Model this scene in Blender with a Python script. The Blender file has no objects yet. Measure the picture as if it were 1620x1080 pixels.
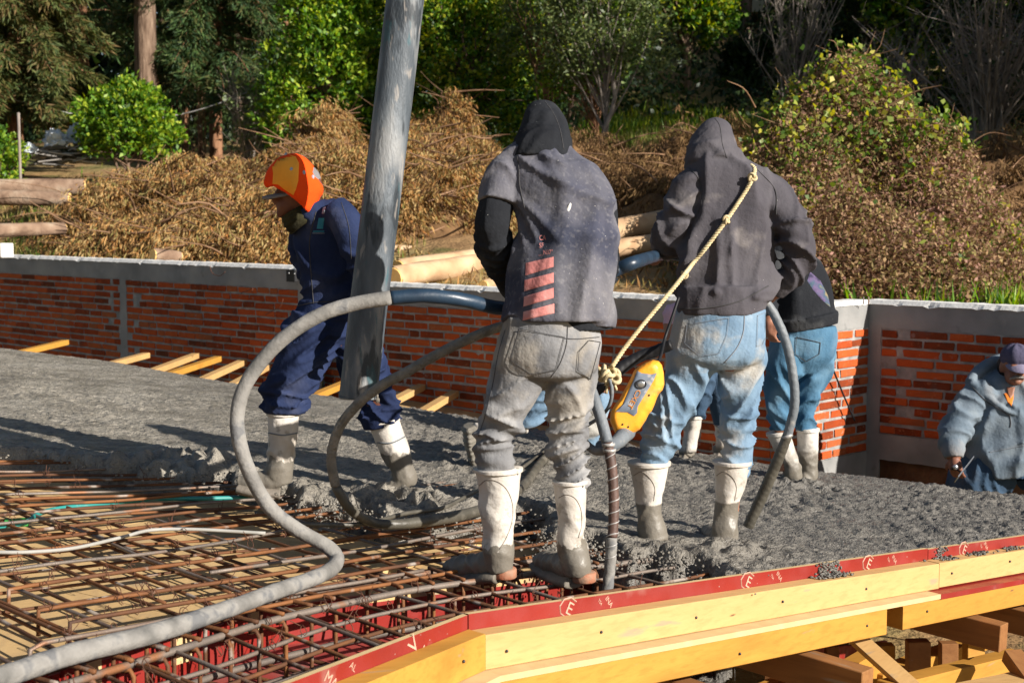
import bpy, bmesh, math, random
import numpy as np
from mathutils import Vector, Matrix
from mathutils.bvhtree import BVHTree

C = bpy.context.scene.collection
SC = bpy.context.scene
R = math.radians
random.seed(7); RNG = np.random.default_rng(11)

# ------------------------------------------------------------------ camera, sky, sun, exposure
CAMZ, FPX, PITCH = 1.23, 2250.0, math.atan(195/2250)
cam_d = bpy.data.cameras.new('camera'); cam = bpy.data.objects.new('camera', cam_d); C.objects.link(cam)
cam.location = (0, 0, CAMZ); cam.rotation_euler = (math.pi/2-PITCH, 0, 0)
cam_d.sensor_width = 36; cam_d.lens = 50; cam_d.clip_end = 1500; cam_d.clip_start = .05
cam_d.dof.use_dof = True; cam_d.dof.focus_distance = 5.9; cam_d.dof.aperture_fstop = 5.6
SC.camera = cam
SUN_EL, SUN_B = R(24), R(35)            # towards the sun: (cos b, -sin b) on the ground
sd = Vector((math.cos(SUN_B)*math.cos(SUN_EL), -math.sin(SUN_B)*math.cos(SUN_EL), math.sin(SUN_EL)))
w = bpy.data.worlds.new('World'); SC.world = w; w.use_nodes = True
nt = w.node_tree
sky = nt.nodes.new('ShaderNodeTexSky'); sky.sky_type = 'NISHITA'; sky.sun_disc = False
sky.sun_elevation = SUN_EL; sky.sun_rotation = math.atan2(sd.x, sd.y)
nt.links.new(sky.outputs[0], nt.nodes['Background'].inputs[0]); nt.nodes['Background'].inputs[1].default_value = .05
sun_d = bpy.data.lights.new('sun', 'SUN'); sun_d.energy = 5.0; sun_d.angle = R(.5); sun_d.color = (1, .94, .86)
sun = bpy.data.objects.new('sun', sun_d); C.objects.link(sun)
sun.rotation_euler = (-sd).to_track_quat('-Z', 'Y').to_euler(); sun.location = (8, -6, 8)
SC.view_settings.view_transform = 'Standard'; SC.view_settings.look = 'None'
SC.view_settings.exposure = .88; SC.view_settings.gamma = 1; SC.view_settings.use_curve_mapping = False

# ------------------------------------------------------------------ geometry helpers
def ray(px, py):
    cx, cy = (px-810)/FPX, (540-py)/FPX
    return Vector((cx, math.cos(PITCH)+cy*math.sin(PITCH), -math.sin(PITCH)+cy*math.cos(PITCH)))
def at(px, py, Y):
    d = ray(px, py); t = Y/d.y
    return Vector((d.x*t, Y, CAMZ+d.z*t))
def S(x, y): return .121-.08*x-.03*y
def on(px, py, dz=0.):
    d = ray(px, py); t = (.121+dz-CAMZ)/(d.z+.08*d.x+.03*d.y)
    return Vector((d.x*t, d.y*t, CAMZ+d.z*t))
def sm(x, a=0., b=1.):
    t = np.clip((np.asarray(x, float)-a)/(b-a), 0, 1); return t*t*(3-2*t)
_p = np.random.default_rng(3).permutation(256); _p = np.concatenate([_p, _p, _p])
_g = np.array([[1,1,0],[-1,1,0],[1,-1,0],[-1,-1,0],[1,0,1],[-1,0,1],[1,0,-1],[-1,0,-1],[0,1,1],[0,-1,1],[0,1,-1],[0,-1,-1]], float)
def pn(x, y, z=0.):
    x, y, z = np.broadcast_arrays(np.asarray(x, float), np.asarray(y, float), np.asarray(z, float))
    xi, yi, zi = np.floor(x).astype(int), np.floor(y).astype(int), np.floor(z).astype(int)
    xf, yf, zf = x-xi, y-yi, z-zi
    xi &= 255; yi &= 255; zi &= 255
    u, v, ww = [t*t*t*(t*(t*6-15)+10) for t in (xf, yf, zf)]
    def G(i, j, k):
        h = _p[_p[_p[xi+i]+yi+j]+zi+k] % 12; g = _g[h]
        return g[..., 0]*(xf-i)+g[..., 1]*(yf-j)+g[..., 2]*(zf-k)
    def L(a, b, t): return a+(b-a)*t
    return L(L(L(G(0,0,0), G(1,0,0), u), L(G(0,1,0), G(1,1,0), u), v), L(L(G(0,0,1), G(1,0,1), u), L(G(0,1,1), G(1,1,1), u), v), ww)
def fbm(x, y, z=0., o=4):
    s = 0; a = 1.
    for i in range(o): s = s+a*pn(x*2**i+7.3*i, y*2**i+3.1*i, z*2**i+1.7*i); a *= .5
    return s

def wloc(o):
    v = Vector((0, 0, 0))
    while o is not None: v += o.location; o = o.parent
    return v
def mk(name, V, F, mat, parent=None, smooth=False, mi=None):
    """one mesh object from world-space vertices (parents are only translated)"""
    me = bpy.data.meshes.new(name)
    V = np.asarray([tuple(v) for v in V] if not isinstance(V, np.ndarray) else V, float)
    if parent is not None: V = V-np.array(wloc(parent))
    if isinstance(F, np.ndarray):
        n, k = F.shape
        me.vertices.add(len(V)); me.vertices.foreach_set('co', V.ravel())
        me.loops.add(n*k); me.loops.foreach_set('vertex_index', F.astype(np.int32).ravel())
        me.polygons.add(n); me.polygons.foreach_set('loop_start', np.arange(0, n*k, k, dtype=np.int32))
        me.polygons.foreach_set('loop_total', np.full(n, k, dtype=np.int32))
        me.update(calc_edges=True); me.validate()
    else:
        me.from_pydata([tuple(v) for v in V], [], [tuple(int(i) for i in f) for f in F]); me.update()
    for m in (mat if isinstance(mat, (list, tuple)) else [mat]): me.materials.append(m)
    if mi is not None: me.polygons.foreach_set('material_index', np.asarray(mi, dtype=np.int32))
    if smooth: me.polygons.foreach_set('use_smooth', np.ones(len(me.polygons), bool))
    o = bpy.data.objects.new(name, me); C.objects.link(o)
    if parent is not None: o.parent = parent
    return o
def tag(o, label=None, cat=None, group=None, kind=None):
    if label: o['label'] = label
    if cat: o['category'] = cat
    if group: o['group'] = group
    if kind: o['kind'] = kind
    return o
def thing(name, label, cat, loc, group=None, rz=0.):
    o = bpy.data.objects.new(name, None); C.objects.link(o); o.location = loc; o.rotation_euler = (0, 0, rz)
    o.empty_display_size = .1
    return tag(o, label, cat, group)
class Acc:
    """collects pieces into one mesh"""
    def __init__(s): s.V = []; s.F = []; s.n = 0; s.m = []
    def add(s, V, F, m=0):
        V = [tuple(v) for v in V]; s.V += V; s.F += [tuple(i+s.n for i in f) for f in F]; s.n += len(V); s.m += [m]*len(F)
        return s
    def build(s, name, mat, parent=None, smooth=False): return mk(name, np.array(s.V), s.F, mat, parent, smooth, s.m)
def box(c, hx, hy, hz):
    """box from centre and three half-vectors"""
    c = Vector(c); V = []
    for i in (-1, 1):
        for j in (-1, 1):
            for k in (-1, 1): V.append(c+i*Vector(hx)+j*Vector(hy)+k*Vector(hz))
    return V, [(0,1,3,2), (4,6,7,5), (0,4,5,1), (2,3,7,6), (0,2,6,4), (1,5,7,3)]
def bbox(c, hx, hy, hz, b=.004):
    """bevelled box"""
    bm = bmesh.new(); V, F = box(c, hx, hy, hz)
    vs = [bm.verts.new(v) for v in V]
    for f in F: bm.faces.new([vs[i] for i in f])
    bmesh.ops.recalc_face_normals(bm, faces=bm.faces[:])
    bmesh.ops.bevel(bm, geom=bm.edges[:], offset=b, segments=1, affect='EDGES')
    bm.verts.index_update(); o = ([v.co.copy() for v in bm.verts], [tuple(v.index for v in f.verts) for f in bm.faces]); bm.free(); return o
def crom(P, n):
    """Catmull-Rom through the rows of P, n samples evenly along the length"""
    P = np.asarray(P, float); k = len(P)
    if k == 2:
        t = np.linspace(0, 1, n)[:, None]; return P[0]*(1-t)+P[1]*t
    Q = np.vstack([2*P[0]-P[1], P, 2*P[-1]-P[-2]]); out = []
    for i in range(k-1):
        t = np.linspace(0, 1, 24, endpoint=(i == k-2))[:, None]; a, b, c, d = Q[i], Q[i+1], Q[i+2], Q[i+3]
        out.append(.5*((2*b)+(-a+c)*t+(2*a-5*b+4*c-d)*t*t+(-a+3*b-3*c+d)*t**3))
    D = np.vstack(out); L = np.concatenate([[0], np.cumsum(np.linalg.norm(np.diff(D[:, :3], axis=0), axis=1))])
    s = np.linspace(0, L[-1], n); return np.stack([np.interp(s, L, D[:, j]) for j in range(D.shape[1])], 1)
def nrm(a): return a/np.maximum(np.linalg.norm(a, axis=-1, keepdims=True), 1e-9)
def tube(P, r, sides=8, n=None, caps=True, wob=None):
    """round tube through points; r one radius or one per point"""
    P = np.asarray([tuple(p) for p in P], float); r = np.full(len(P), r) if np.isscalar(r) else np.asarray(r, float)
    if n: D = crom(np.hstack([P, r[:, None]]), n)
    else: D = np.hstack([P, r[:, None]])
    Q, rr = D[:, :3], D[:, 3]; T = nrm(np.gradient(Q, axis=0))
    u = np.cross(T[0], [0, 0, 1.]);
    if np.linalg.norm(u) < .1: u = np.cross(T[0], [0, 1., 0])
    us = []
    for i in range(len(Q)):
        u = u-T[i]*np.dot(u, T[i]); u = u/np.linalg.norm(u); us.append(u)
    us = np.array(us); vs = np.cross(T, us); th = np.linspace(0, 2*np.pi, sides, endpoint=False)
    rad = rr[:, None]*np.ones(sides)[None]
    if wob is not None: rad = rad*wob(np.arange(len(Q))[:, None], th[None])
    V = Q[:, None]+(us[:, None]*np.cos(th)[None, :, None]+vs[:, None]*np.sin(th)[None, :, None])*rad[..., None]
    return grid_faces(V, caps)
def grid_faces(V, caps=True):
    m, s = V.shape[:2]; i = np.arange(m-1)[:, None]; j = np.arange(s)[None]; j2 = (j+1) % s
    F = np.stack([i*s+j, i*s+j2, (i+1)*s+j2, (i+1)*s+j], -1).reshape(-1, 4)
    F = [tuple(f) for f in F.tolist()]
    if caps: F.append(tuple(range(s-1, -1, -1))); F.append(tuple(range((m-1)*s, m*s)))
    return V.reshape(-1, 3), F
def ell(c, r, M=None, n=20, m=12):
    th = np.linspace(0, 2*np.pi, n, endpoint=False); ph = np.linspace(.02, np.pi-.02, m)
    V = np.stack([np.sin(ph)[:, None]*np.cos(th), np.sin(ph)[:, None]*np.sin(th), np.cos(ph)[:, None]*np.ones(n)], -1)*np.array(r)
    if M is not None: V = V@np.array(M.to_3x3()).T
    return grid_faces(V+np.array(c))

# cloth/limb volume: rings given as (px, py, width_px, dY [, depth ratio]); folds = list of dicts
def fold(a, ka, kl, u0=0., u1=1., sh=0., seed=0., p=1.6): return dict(a=a, ka=ka, kl=kl, u0=u0, u1=u1, sh=sh, seed=seed, p=p)
def gt(pts, Y0, ratio=.8, folds=(), n=72, step=.008, shrink=1., flat=False):
    D = []
    for p in pts:
        Y = Y0+p[3]; c = at(p[0], p[1], Y); D.append((c.x, c.y, c.z, p[2]*.5*Y/FPX*shrink*(.96 if folds else 1), p[4] if len(p) > 4 else ratio))
    D = np.array(D); L = np.linalg.norm(np.diff(D[:, :3], axis=0), axis=1).sum()
    m = max(6, int(L/step)); D = crom(D, m); Q = D[:, :3]; T = nrm(np.gradient(Q, axis=0))
    if flat: T[:, 0] = 0; T[:, 1] *= .6; T = nrm(T)
    s0 = np.array([1., 0, 0]); ss = []
    for i in range(m):
        c = np.cross(T[i], [0, 1., 0]); l = np.linalg.norm(c)
        if l > .35:
            c = c/l
            if ss and np.dot(c, s0) < 0: c = -c
            s0 = c if not ss else nrm(s0*.6+c*.4)
        s0 = s0-T[i]*np.dot(s0, T[i]); s0 = s0/np.linalg.norm(s0); ss.append(s0)
    ss = np.array(ss); dd = np.cross(T, ss); th = np.linspace(0, 2*np.pi, n, endpoint=False)
    a = D[:, 3][:, None]; b = a*D[:, 4][:, None]
    cs, sn = np.cos(th)[None], np.sin(th)[None]
    u = np.linspace(0, 1, m)[:, None]; l = u*L
    disp = np.zeros((m, n))
    for f in folds:
        z = l*f['kl']+f['sh']*np.sin(th+f['seed'])[None]
        q = pn(cs*a*f['ka']+f['seed']*3.1, sn*b*f['ka']+f['seed'], z+f['seed']*7.7)
        q = np.clip(1-np.abs(q)*2.9, 0, 1)**(f['p']*1.25)
        mask = sm(u, f['u0']-.08, f['u0']+.05)*(1-sm(u, f['u1']-.05, f['u1']+.08)) if (f['u0'] > 0 or f['u1'] < 1) else 1
        disp = disp+2.1*f['a']*(q-.27)*mask
    V = Q[:, None]+ss[:, None]*((a+disp)*cs)[..., None]+dd[:, None]*((b+disp)*sn)[..., None]
    return grid_faces(V)
def fuse(name, parts, mat, parent, voxel=.008, smooth=2, post=None):
    A = Acc()
    for V, F in parts: A.add(V, F)
    me = bpy.data.meshes.new('tmp'); me.from_pydata(A.V, [], A.F); me.update()
    o = bpy.data.objects.new('tmp', me); C.objects.link(o)
    m = o.modifiers.new('r', 'REMESH'); m.mode = 'VOXEL'; m.voxel_size = voxel; m.adaptivity = 0
    if smooth: k = o.modifiers.new('s', 'SMOOTH'); k.factor = .5; k.iterations = smooth
    dg = bpy.context.evaluated_depsgraph_get(); me2 = bpy.data.meshes.new_from_object(o.evaluated_get(dg))
    bpy.data.objects.remove(o); bpy.data.meshes.remove(me)
    n = len(me2.vertices); co = np.empty(n*3); me2.vertices.foreach_get('co', co); co = co.reshape(-1, 3)
    if post is not None:
        no = np.empty(n*3); me2.vertex_normals.foreach_get('vector', no); co = co+no.reshape(-1, 3)*post(co)[:, None]
    if parent is not None: co = co-np.array(wloc(parent))
    me2.vertices.foreach_set('co', co.ravel()); me2.polygons.foreach_set('use_smooth', np.ones(len(me2.polygons), bool)); me2.update()
    me2.materials.clear(); me2.materials.append(mat); me2.name = name
    ob = bpy.data.objects.new(name, me2); C.objects.link(ob); ob.parent = parent
    return ob
def bvh(o):
    l = wloc(o); me = o.data
    return BVHTree.FromPolygons([v.co+l for v in me.vertices], [tuple(p.vertices) for p in me.polygons])
def cast(bv, px, py, off=.003, dflt=None):
    d = ray(px, py).normalized(); hit = bv.ray_cast(Vector((0, 0, CAMZ)), d)
    if hit[0] is None: return dflt
    return hit[0]-d*off
def patch(name, poly, bv, mat, parent, off=.004, K=5, dens=8, bulge=0.):
    """a thin piece of cloth sewn on a garment: outline in photo pixels dropped onto its surface"""
    P = []
    for i in range(len(poly)):
        a, b = poly[i], poly[(i+1) % len(poly)]
        for k in range(dens): P.append((a[0]+(b[0]-a[0])*k/dens, a[1]+(b[1]-a[1])*k/dens))
    cx, cy = np.mean([p[0] for p in P]), np.mean([p[1] for p in P]); n = len(P); V = []; last = None
    for k in range(K+1):
        s = 1-k/K if k < K else 0
        for p in (P if k < K else [(cx, cy)]):
            q = cast(bv, cx+(p[0]-cx)*s, cy+(p[1]-cy)*s, off if k else off*.3, last)
            if q is None: q = cast(bv, cx, cy, off)
            if q is None: return None
            last = q; V.append(q)
    F = [(k*n+i, k*n+(i+1) % n, (k+1)*n+(i+1) % n, (k+1)*n+i) for k in range(K-1) for i in range(n)]
    F += [((K-1)*n+i, (K-1)*n+(i+1) % n, K*n) for i in range(n)]
    return mk(name, V, F, mat, parent, True)
def seam(name, path, bv, r, mat, parent, off=.001, n=40):
    P = crom([(p[0], p[1], 0) for p in path], n); Q = []
    for p in P:
        q = cast(bv, p[0], p[1], off)
        if q is not None: Q.append(q)
    if len(Q) < 3: return None
    V, F = tube(Q, r, 5); return mk(name, V, F, mat, parent, True)
def text_geo(s, size=1.):
    cu = bpy.data.curves.new('t', 'FONT'); cu.body = s; cu.size = size; cu.resolution_u = 3
    o = bpy.data.objects.new('t', cu); C.objects.link(o); dg = bpy.context.evaluated_depsgraph_get()
    me = bpy.data.meshes.new_from_object(o.evaluated_get(dg))
    V = [tuple(v.co) for v in me.vertices]; F = [tuple(p.vertices) for p in me.polygons]
    bpy.data.objects.remove(o); bpy.data.meshes.remove(me); bpy.data.curves.remove(cu); return V, F

# ------------------------------------------------------------------ materials
def surf(name, cols, scale=6., detail=5., rough=.8, rough2=None, bump=(), layers=(), spec=.3, metal=0., stretch=(1, 1, 1), rot=0., coord='Object', rnd=0., transl=0., island=False, mixcol=None, sheen=0.):
    m = bpy.data.materials.new(name); m.use_nodes = True; nt = m.node_tree; N = nt.nodes; L = nt.links
    b = N['Principled BSDF']; out = N['Material Output']
    tc = N.new('ShaderNodeTexCoord'); mp = N.new('ShaderNodeMapping'); mp.inputs['Scale'].default_value = stretch
    m0 = N.new('ShaderNodeMapping'); m0.inputs['Rotation'].default_value = (0, 0, rot); L.new(tc.outputs[coord], m0.inputs[0]); L.new(m0.outputs[0], mp.inputs[0]); vec = mp.outputs[0]
    oi = N.new('ShaderNodeObjectInfo')
    if rnd:
        ad = N.new('ShaderNodeVectorMath'); ad.operation = 'ADD'; sc = N.new('ShaderNodeMath'); sc.operation = 'MULTIPLY'; sc.inputs[1].default_value = 37.
        L.new(oi.outputs['Random'], sc.inputs[0]); L.new(vec, ad.inputs[0]); L.new(sc.outputs[0], ad.inputs[1]); vec = ad.outputs[0]
    def noise(s, d=4., v=None):
        n = N.new('ShaderNodeTexNoise'); n.inputs['Scale'].default_value = s; n.inputs['Detail'].default_value = d; L.new(v or vec, n.inputs['Vector']); return n.outputs['Fac']
    def math_(op, a, c=None):
        n = N.new('ShaderNodeMath'); n.operation = op
        for i, x in enumerate((a, c)):
            if x is None: continue
            if isinstance(x, (int, float)): n.inputs[i].default_value = x
            else: L.new(x, n.inputs[i])
        return n.outputs[0]
    rp = N.new('ShaderNodeValToRGB'); e = rp.color_ramp.elements
    if island:
        g = N.new('ShaderNodeNewGeometry'); f = g.outputs['Random Per Island']
        if scale: f = math_('ADD', math_('MULTIPLY', f, .5), math_('MULTIPLY', noise(scale, 3.), .5))
    else:
        f = noise(scale, detail)
        if rnd: f = math_('ADD', math_('MULTIPLY', f, 1-rnd), math_('MULTIPLY', oi.outputs['Random'], rnd))
    L.new(f, rp.inputs[0]); n = len(cols)
    lo, hi = (.0, 1.) if (island and not scale) else (.3, .7) if not rnd else (.15, .85)
    while len(e) < n: e.new(.5)
    for i, c in enumerate(cols): e[i].position = lo+(hi-lo)*i/max(1, n-1); e[i].color = (*c, 1)
    col = rp.outputs[0]
    for ly in layers:
        c, kind = ly[0], ly[1]
        if kind == 'n':      # (colour,'n',scale,lo,hi[,strength])
            v = noise(ly[2], 6.); lo, hi = ly[3], ly[4]; k = ly[5] if len(ly) > 5 else 1.
        elif kind == 'v':    # specks (colour,'v',scale,radius)
            t = N.new('ShaderNodeTexVoronoi'); t.inputs['Scale'].default_value = ly[2]; L.new(vec, t.inputs['Vector'])
            v = math_('ADD', t.outputs['Distance'], math_('MULTIPLY', noise(ly[2]*.3, 2.), ly[3]*1.6)); lo, hi = ly[3]*1.25, ly[3]*.95; k = 1.
        elif kind == 'z':    # (colour,'z',z0,z1,noise amp,noise scale) full below z0, none above z1
            sx = N.new('ShaderNodeSeparateXYZ'); L.new(tc.outputs['Object'], sx.inputs[0])
            v = math_('ADD', sx.outputs[2], math_('MULTIPLY', math_('SUBTRACT', noise(ly[5], 6.), .5), ly[4])); lo, hi = ly[3], ly[2]; k = 1.
        elif kind == 'up':   # dust on upward faces
            g = N.new('ShaderNodeNewGeometry'); sx = N.new('ShaderNodeSeparateXYZ'); L.new(g.outputs['Normal'], sx.inputs[0])
            v = math_('ADD', math_('MULTIPLY', sx.outputs[2], .5), noise(ly[2], 6.)); lo, hi = ly[3], ly[4]; k = ly[5] if len(ly) > 5 else 1.
        elif kind == 'w':    # wood grain / waves (colour,'w',scale,lo,hi,axis,distortion)
            t = N.new('ShaderNodeTexWave'); t.wave_type = 'BANDS'; t.bands_direction = ly[5]; t.inputs['Scale'].default_value = ly[2]; t.inputs['Distortion'].default_value = ly[6]
            t.inputs['Detail'].default_value = 4; t.inputs['Detail Scale'].default_value = 1.2; L.new(vec, t.inputs['Vector']); v = t.outputs['Fac']; lo, hi = ly[3], ly[4]; k = ly[7] if len(ly) > 7 else .6
        mr = N.new('ShaderNodeMapRange'); mr.inputs[1].default_value = lo; mr.inputs[2].default_value = hi; mr.inputs[4].default_value = k; L.new(v, mr.inputs[0])
        mx = N.new('ShaderNodeMix'); mx.data_type = 'RGBA'; L.new(mr.outputs[0], mx.inputs[0]); L.new(col, mx.inputs[6]); mx.inputs[7].default_value = (*c, 1); col = mx.outputs[2]
    L.new(col, b.inputs['Base Color'])
    if rough2 is None: b.inputs['Roughness'].default_value = rough
    else:
        mr = N.new('ShaderNodeMapRange'); mr.inputs[1].default_value = .4; mr.inputs[2].default_value = .6; mr.inputs[3].default_value = rough; mr.inputs[4].default_value = rough2
        L.new(noise(scale*2.3, 3.), mr.inputs[0]); L.new(mr.outputs[0], b.inputs['Roughness'])
    b.inputs['Specular IOR Level'].default_value = spec; b.inputs['Metallic'].default_value = metal
    if sheen: b.inputs['Sheen Weight'].default_value = sheen; b.inputs['Sheen Roughness'].default_value = .5
    last = None
    for bs in bump:      # (scale, distance, detail)
        bn = N.new('ShaderNodeBump'); bn.inputs['Distance'].default_value = bs[1]; bn.inputs['Strength'].default_value = 1.
        L.new(noise(bs[0], bs[2] if len(bs) > 2 else 4.), bn.inputs['Height'])
        if last: L.new(last, bn.inputs['Normal'])
        last = bn.outputs[0]
    if last: L.new(last, b.inputs['Normal'])
    if transl:
        tr = N.new('ShaderNodeBsdfTranslucent'); hs = N.new('ShaderNodeHueSaturation'); hs.inputs['Value'].default_value = 1.7; hs.inputs['Saturation'].default_value = 1.15
        L.new(col, hs.inputs['Color']); L.new(hs.outputs[0], tr.inputs[0]); ms = N.new('ShaderNodeMixShader'); ms.inputs[0].default_value = transl
        L.new(b.outputs[0], ms.inputs[1]); L.new(tr.outputs[0], ms.inputs[2]); L.new(ms.outputs[0], out.inputs[0])
    return m
def plain(name, c, rough=.6, spec=.3, metal=0.): return surf(name, [c, tuple(x*.8 for x in c)], 20., rough=rough, spec=spec, metal=metal)
# ------------------------------------------------------------------ material library
M = {}
M['concrete'] = surf('wet_concrete', [(.15,.133,.105), (.23,.206,.167), (.32,.288,.235)], 5., 8., rough=.28, rough2=.78, spec=.5,
    bump=((95., .012, 3.), (34., .014, 4.)), layers=[((.32,.295,.25), 'n', 1.4, .5, .72, .5), ((.125,.115,.10), 'z', -.22, .06, .12, 1.2), ((.06,.056,.05), 'n', 26., .56, .66, .65), ((.05,.047,.042), 'n', 7., .60, .68, .45)])
M['concrete_smooth'] = M['concrete']
M['mud'] = surf('wet_mud', [(.09,.08,.065), (.19,.17,.14)], 14., rough=.45, rough2=.8, spec=.4, bump=((60., .01),))
M['plywood'] = surf('plywood', [(.40,.25,.105), (.49,.325,.145), (.57,.40,.195)], 2.2, 6., rough=.75, rnd=.15,
    layers=[((.36,.24,.12), 'w', 3.5, .55, 1., 'X', 9., .35), ((.22,.19,.16), 'n', 5., .58, .72, .7), ((.10,.085,.07), 'v', 30., .12)], bump=((60., .001),))
def film(name, c): return surf(name, [c, tuple(x*.75 for x in c)], 3., rough=.38, rough2=.6, spec=.45,
    layers=[((.42,.36,.30), 'n', 4., .62, .8, .45), ((.35,.30,.26), 'v', 26., .10)], bump=((90., .0006),))
M['film'] = film('red_film_plywood', (.25,.020,.014))
M['film_dull'] = surf('dusty_red_film', [(.30,.045,.035), (.24,.035,.03)], 2.5, rough=.7, spec=.3, layers=[((.30,.22,.19), 'n', 3., .45, .75, .5), ((.4,.34,.3), 'v', 34., .12)])
M['film_edge'] = surf('plywood_edge', [(.47,.33,.16), (.56,.41,.21)], 12., rough=.8)
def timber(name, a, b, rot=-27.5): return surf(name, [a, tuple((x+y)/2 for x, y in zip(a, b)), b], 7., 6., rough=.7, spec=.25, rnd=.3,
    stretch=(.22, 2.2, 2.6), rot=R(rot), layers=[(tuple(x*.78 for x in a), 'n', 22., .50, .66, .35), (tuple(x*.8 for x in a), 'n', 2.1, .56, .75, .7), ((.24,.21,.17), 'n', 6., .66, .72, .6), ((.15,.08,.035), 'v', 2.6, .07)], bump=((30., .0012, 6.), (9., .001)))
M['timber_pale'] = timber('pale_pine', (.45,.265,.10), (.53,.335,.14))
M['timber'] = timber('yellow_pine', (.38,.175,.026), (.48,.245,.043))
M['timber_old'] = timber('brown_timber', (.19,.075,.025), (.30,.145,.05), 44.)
M['steel_dark'] = plain('dark_steel', (.05,.05,.055), .45, .5, .6)
M['rust'] = surf('rusty_rebar', [(.09,.035,.016), (.23,.085,.025), (.36,.15,.045)], 9., 6., rough=.75, spec=.35, metal=.15, rnd=.3, coord='Generated', stretch=(40, 40, 40),
    layers=[((.30,.26,.22), 'n', 16., .56, .66, .75)])
M['rust'] = surf('rusty_rebar', [(.045,.022,.013), (.115,.046,.018), (.27,.105,.030)], 7., 6., rough=.72, spec=.35, metal=.1, rnd=.3,
    layers=[((.32,.28,.24), 'n', 9., .60, .68, .8), ((.05,.028,.02), 'n', 4., .58, .68, .7)], bump=((160., .0015),))
M['rust_grey'] = surf('grey_rebar', [(.10,.085,.075), (.20,.16,.13), (.13,.06,.03)], 9., 6., rough=.55, spec=.45, metal=.35, rnd=.3, layers=[((.27,.1,.03), 'n', 6., .58, .68, .8)], bump=((160., .0015),))
M['wire'] = plain('tie_wire', (.11,.045,.025), .7)
M['brick'] = surf('brick', [(.12,.034,.015), (.26,.046,.013), (.40,.070,.018), (.46,.095,.024), (.29,.09,.035)], 9., 5., rough=.92, spec=.12, rnd=.62,
    layers=[((.13,.07,.05), 'n', 5.5, .64, .78, .8), ((.34,.28,.24), 'n', 14., .66, .76, .55), ((.62,.26,.12), 'n', 40., .6, .75, .4)], bump=((45., .004, 6.), (14., .003)))
M['mortar'] = surf('mortar', [(.19,.19,.185), (.28,.27,.255), (.37,.35,.32)], 10., 7., rough=.95, spec=.15, bump=((40., .008, 6.),), layers=[((.45,.42,.38), 'n', 22., .62, .72, .5)])
M['wall_conc'] = surf('cast_concrete', [(.20,.20,.195), (.27,.265,.255), (.35,.335,.31)], 2.6, 7., rough=.92, spec=.2, bump=((30., .003, 6.), (5., .004)),
    layers=[((.42,.40,.37), 'n', 3.2, .6, .8, .6), ((.11,.11,.11), 'n', 8., .64, .74, .5), ((.08,.08,.08), 'v', 14., .05)])
M['cap'] = surf('pale_cement_cap', [(.62,.60,.56), (.76,.74,.70)], 6., rough=.9, bump=((40., .003),))
M['soil'] = surf('soil', [(.20,.115,.055), (.30,.19,.09), (.24,.19,.08), (.11,.12,.035)], .9, 8., rough=.95, spec=.1, bump=((6., .05, 6.), (30., .02)), coord='Object',
    layers=[((.36,.20,.09), 'n', .5, .55, .68, .7), ((.07,.09,.025), 'n', 1.6, .56, .66, .7)])
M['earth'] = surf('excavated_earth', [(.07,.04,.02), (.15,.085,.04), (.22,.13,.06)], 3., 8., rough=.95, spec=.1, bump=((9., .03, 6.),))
def leafm(name, cols, transl=.35, rough=.5, sc=1.2, spec=.35): return surf(name, cols, sc, rough=rough, island=True, transl=transl, spec=spec)
M['leaf_bright'] = leafm('bright_leaf', [(.03,.08,.008), (.085,.19,.014), (.17,.30,.022), (.32,.38,.03)])
M['leaf_mid'] = leafm('green_leaf', [(.022,.065,.008), (.065,.155,.012), (.16,.26,.02), (.34,.34,.026)])
M['leaf_olive'] = leafm('olive_leaf', [(.045,.07,.022), (.09,.125,.04), (.16,.19,.06)], .25)
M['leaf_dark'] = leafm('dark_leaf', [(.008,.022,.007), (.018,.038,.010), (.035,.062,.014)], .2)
M['leaf_vine'] = leafm('vine_leaf', [(.05,.10,.015), (.10,.17,.03), (.22,.28,.05), (.42,.38,.06)], .35)
M['needle'] = leafm('conifer_needle', [(.018,.042,.014), (.034,.075,.020), (.065,.115,.028), (.085,.075,.022)], .15, .7)
M['needle_warm'] = leafm('warm_conifer_needle', [(.030,.050,.012), (.060,.085,.018), (.11,.115,.028), (.12,.075,.025)], .15, .7)
M['dead'] = leafm('dead_conifer_brush', [(.075,.040,.020), (.25,.135,.050), (.45,.275,.11), (.33,.145,.046), (.19,.175,.055), (.40,.28,.125)], .2, .85, .9, .1)
M['dead_dark'] = leafm('dead_leaf_litter', [(.07,.04,.02), (.15,.085,.04), (.22,.14,.06)], .15, .9, .9, .1)
M['scrub'] = leafm('dry_scrub', [(.13,.07,.045), (.25,.15,.095), (.38,.25,.13), (.16,.16,.045), (.32,.18,.14)], .2, .85, 1.1, .1)
M['grass'] = leafm('grass', [(.07,.12,.02), (.13,.20,.03), (.28,.24,.08), (.36,.27,.11)], .35, .7, .8, .15)
M['bark'] = surf('bark', [(.07,.045,.03), (.15,.10,.07), (.24,.17,.12)], 5., 7., rough=.95, spec=.1, stretch=(3, 3, .6), bump=((9., .03, 6.),))
M['bark_red'] = surf('red_bark', [(.10,.05,.028), (.22,.11,.06), (.30,.17,.10)], 5., 7., rough=.95, spec=.1, stretch=(3, 3, .6), bump=((9., .03, 6.),))
M['twig'] = surf('grey_twig', [(.16,.13,.11), (.30,.26,.22)], 5., rough=.9, spec=.1)
M['stick'] = surf('brown_stick', [(.13,.07,.04), (.28,.17,.10)], 5., rough=.9, spec=.1)
M['log_bark'] = surf('log_bark', [(.13,.08,.055), (.24,.16,.11), (.34,.26,.19)], 4., 7., rough=.95, spec=.1, bump=((14., .02, 6.),))
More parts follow.
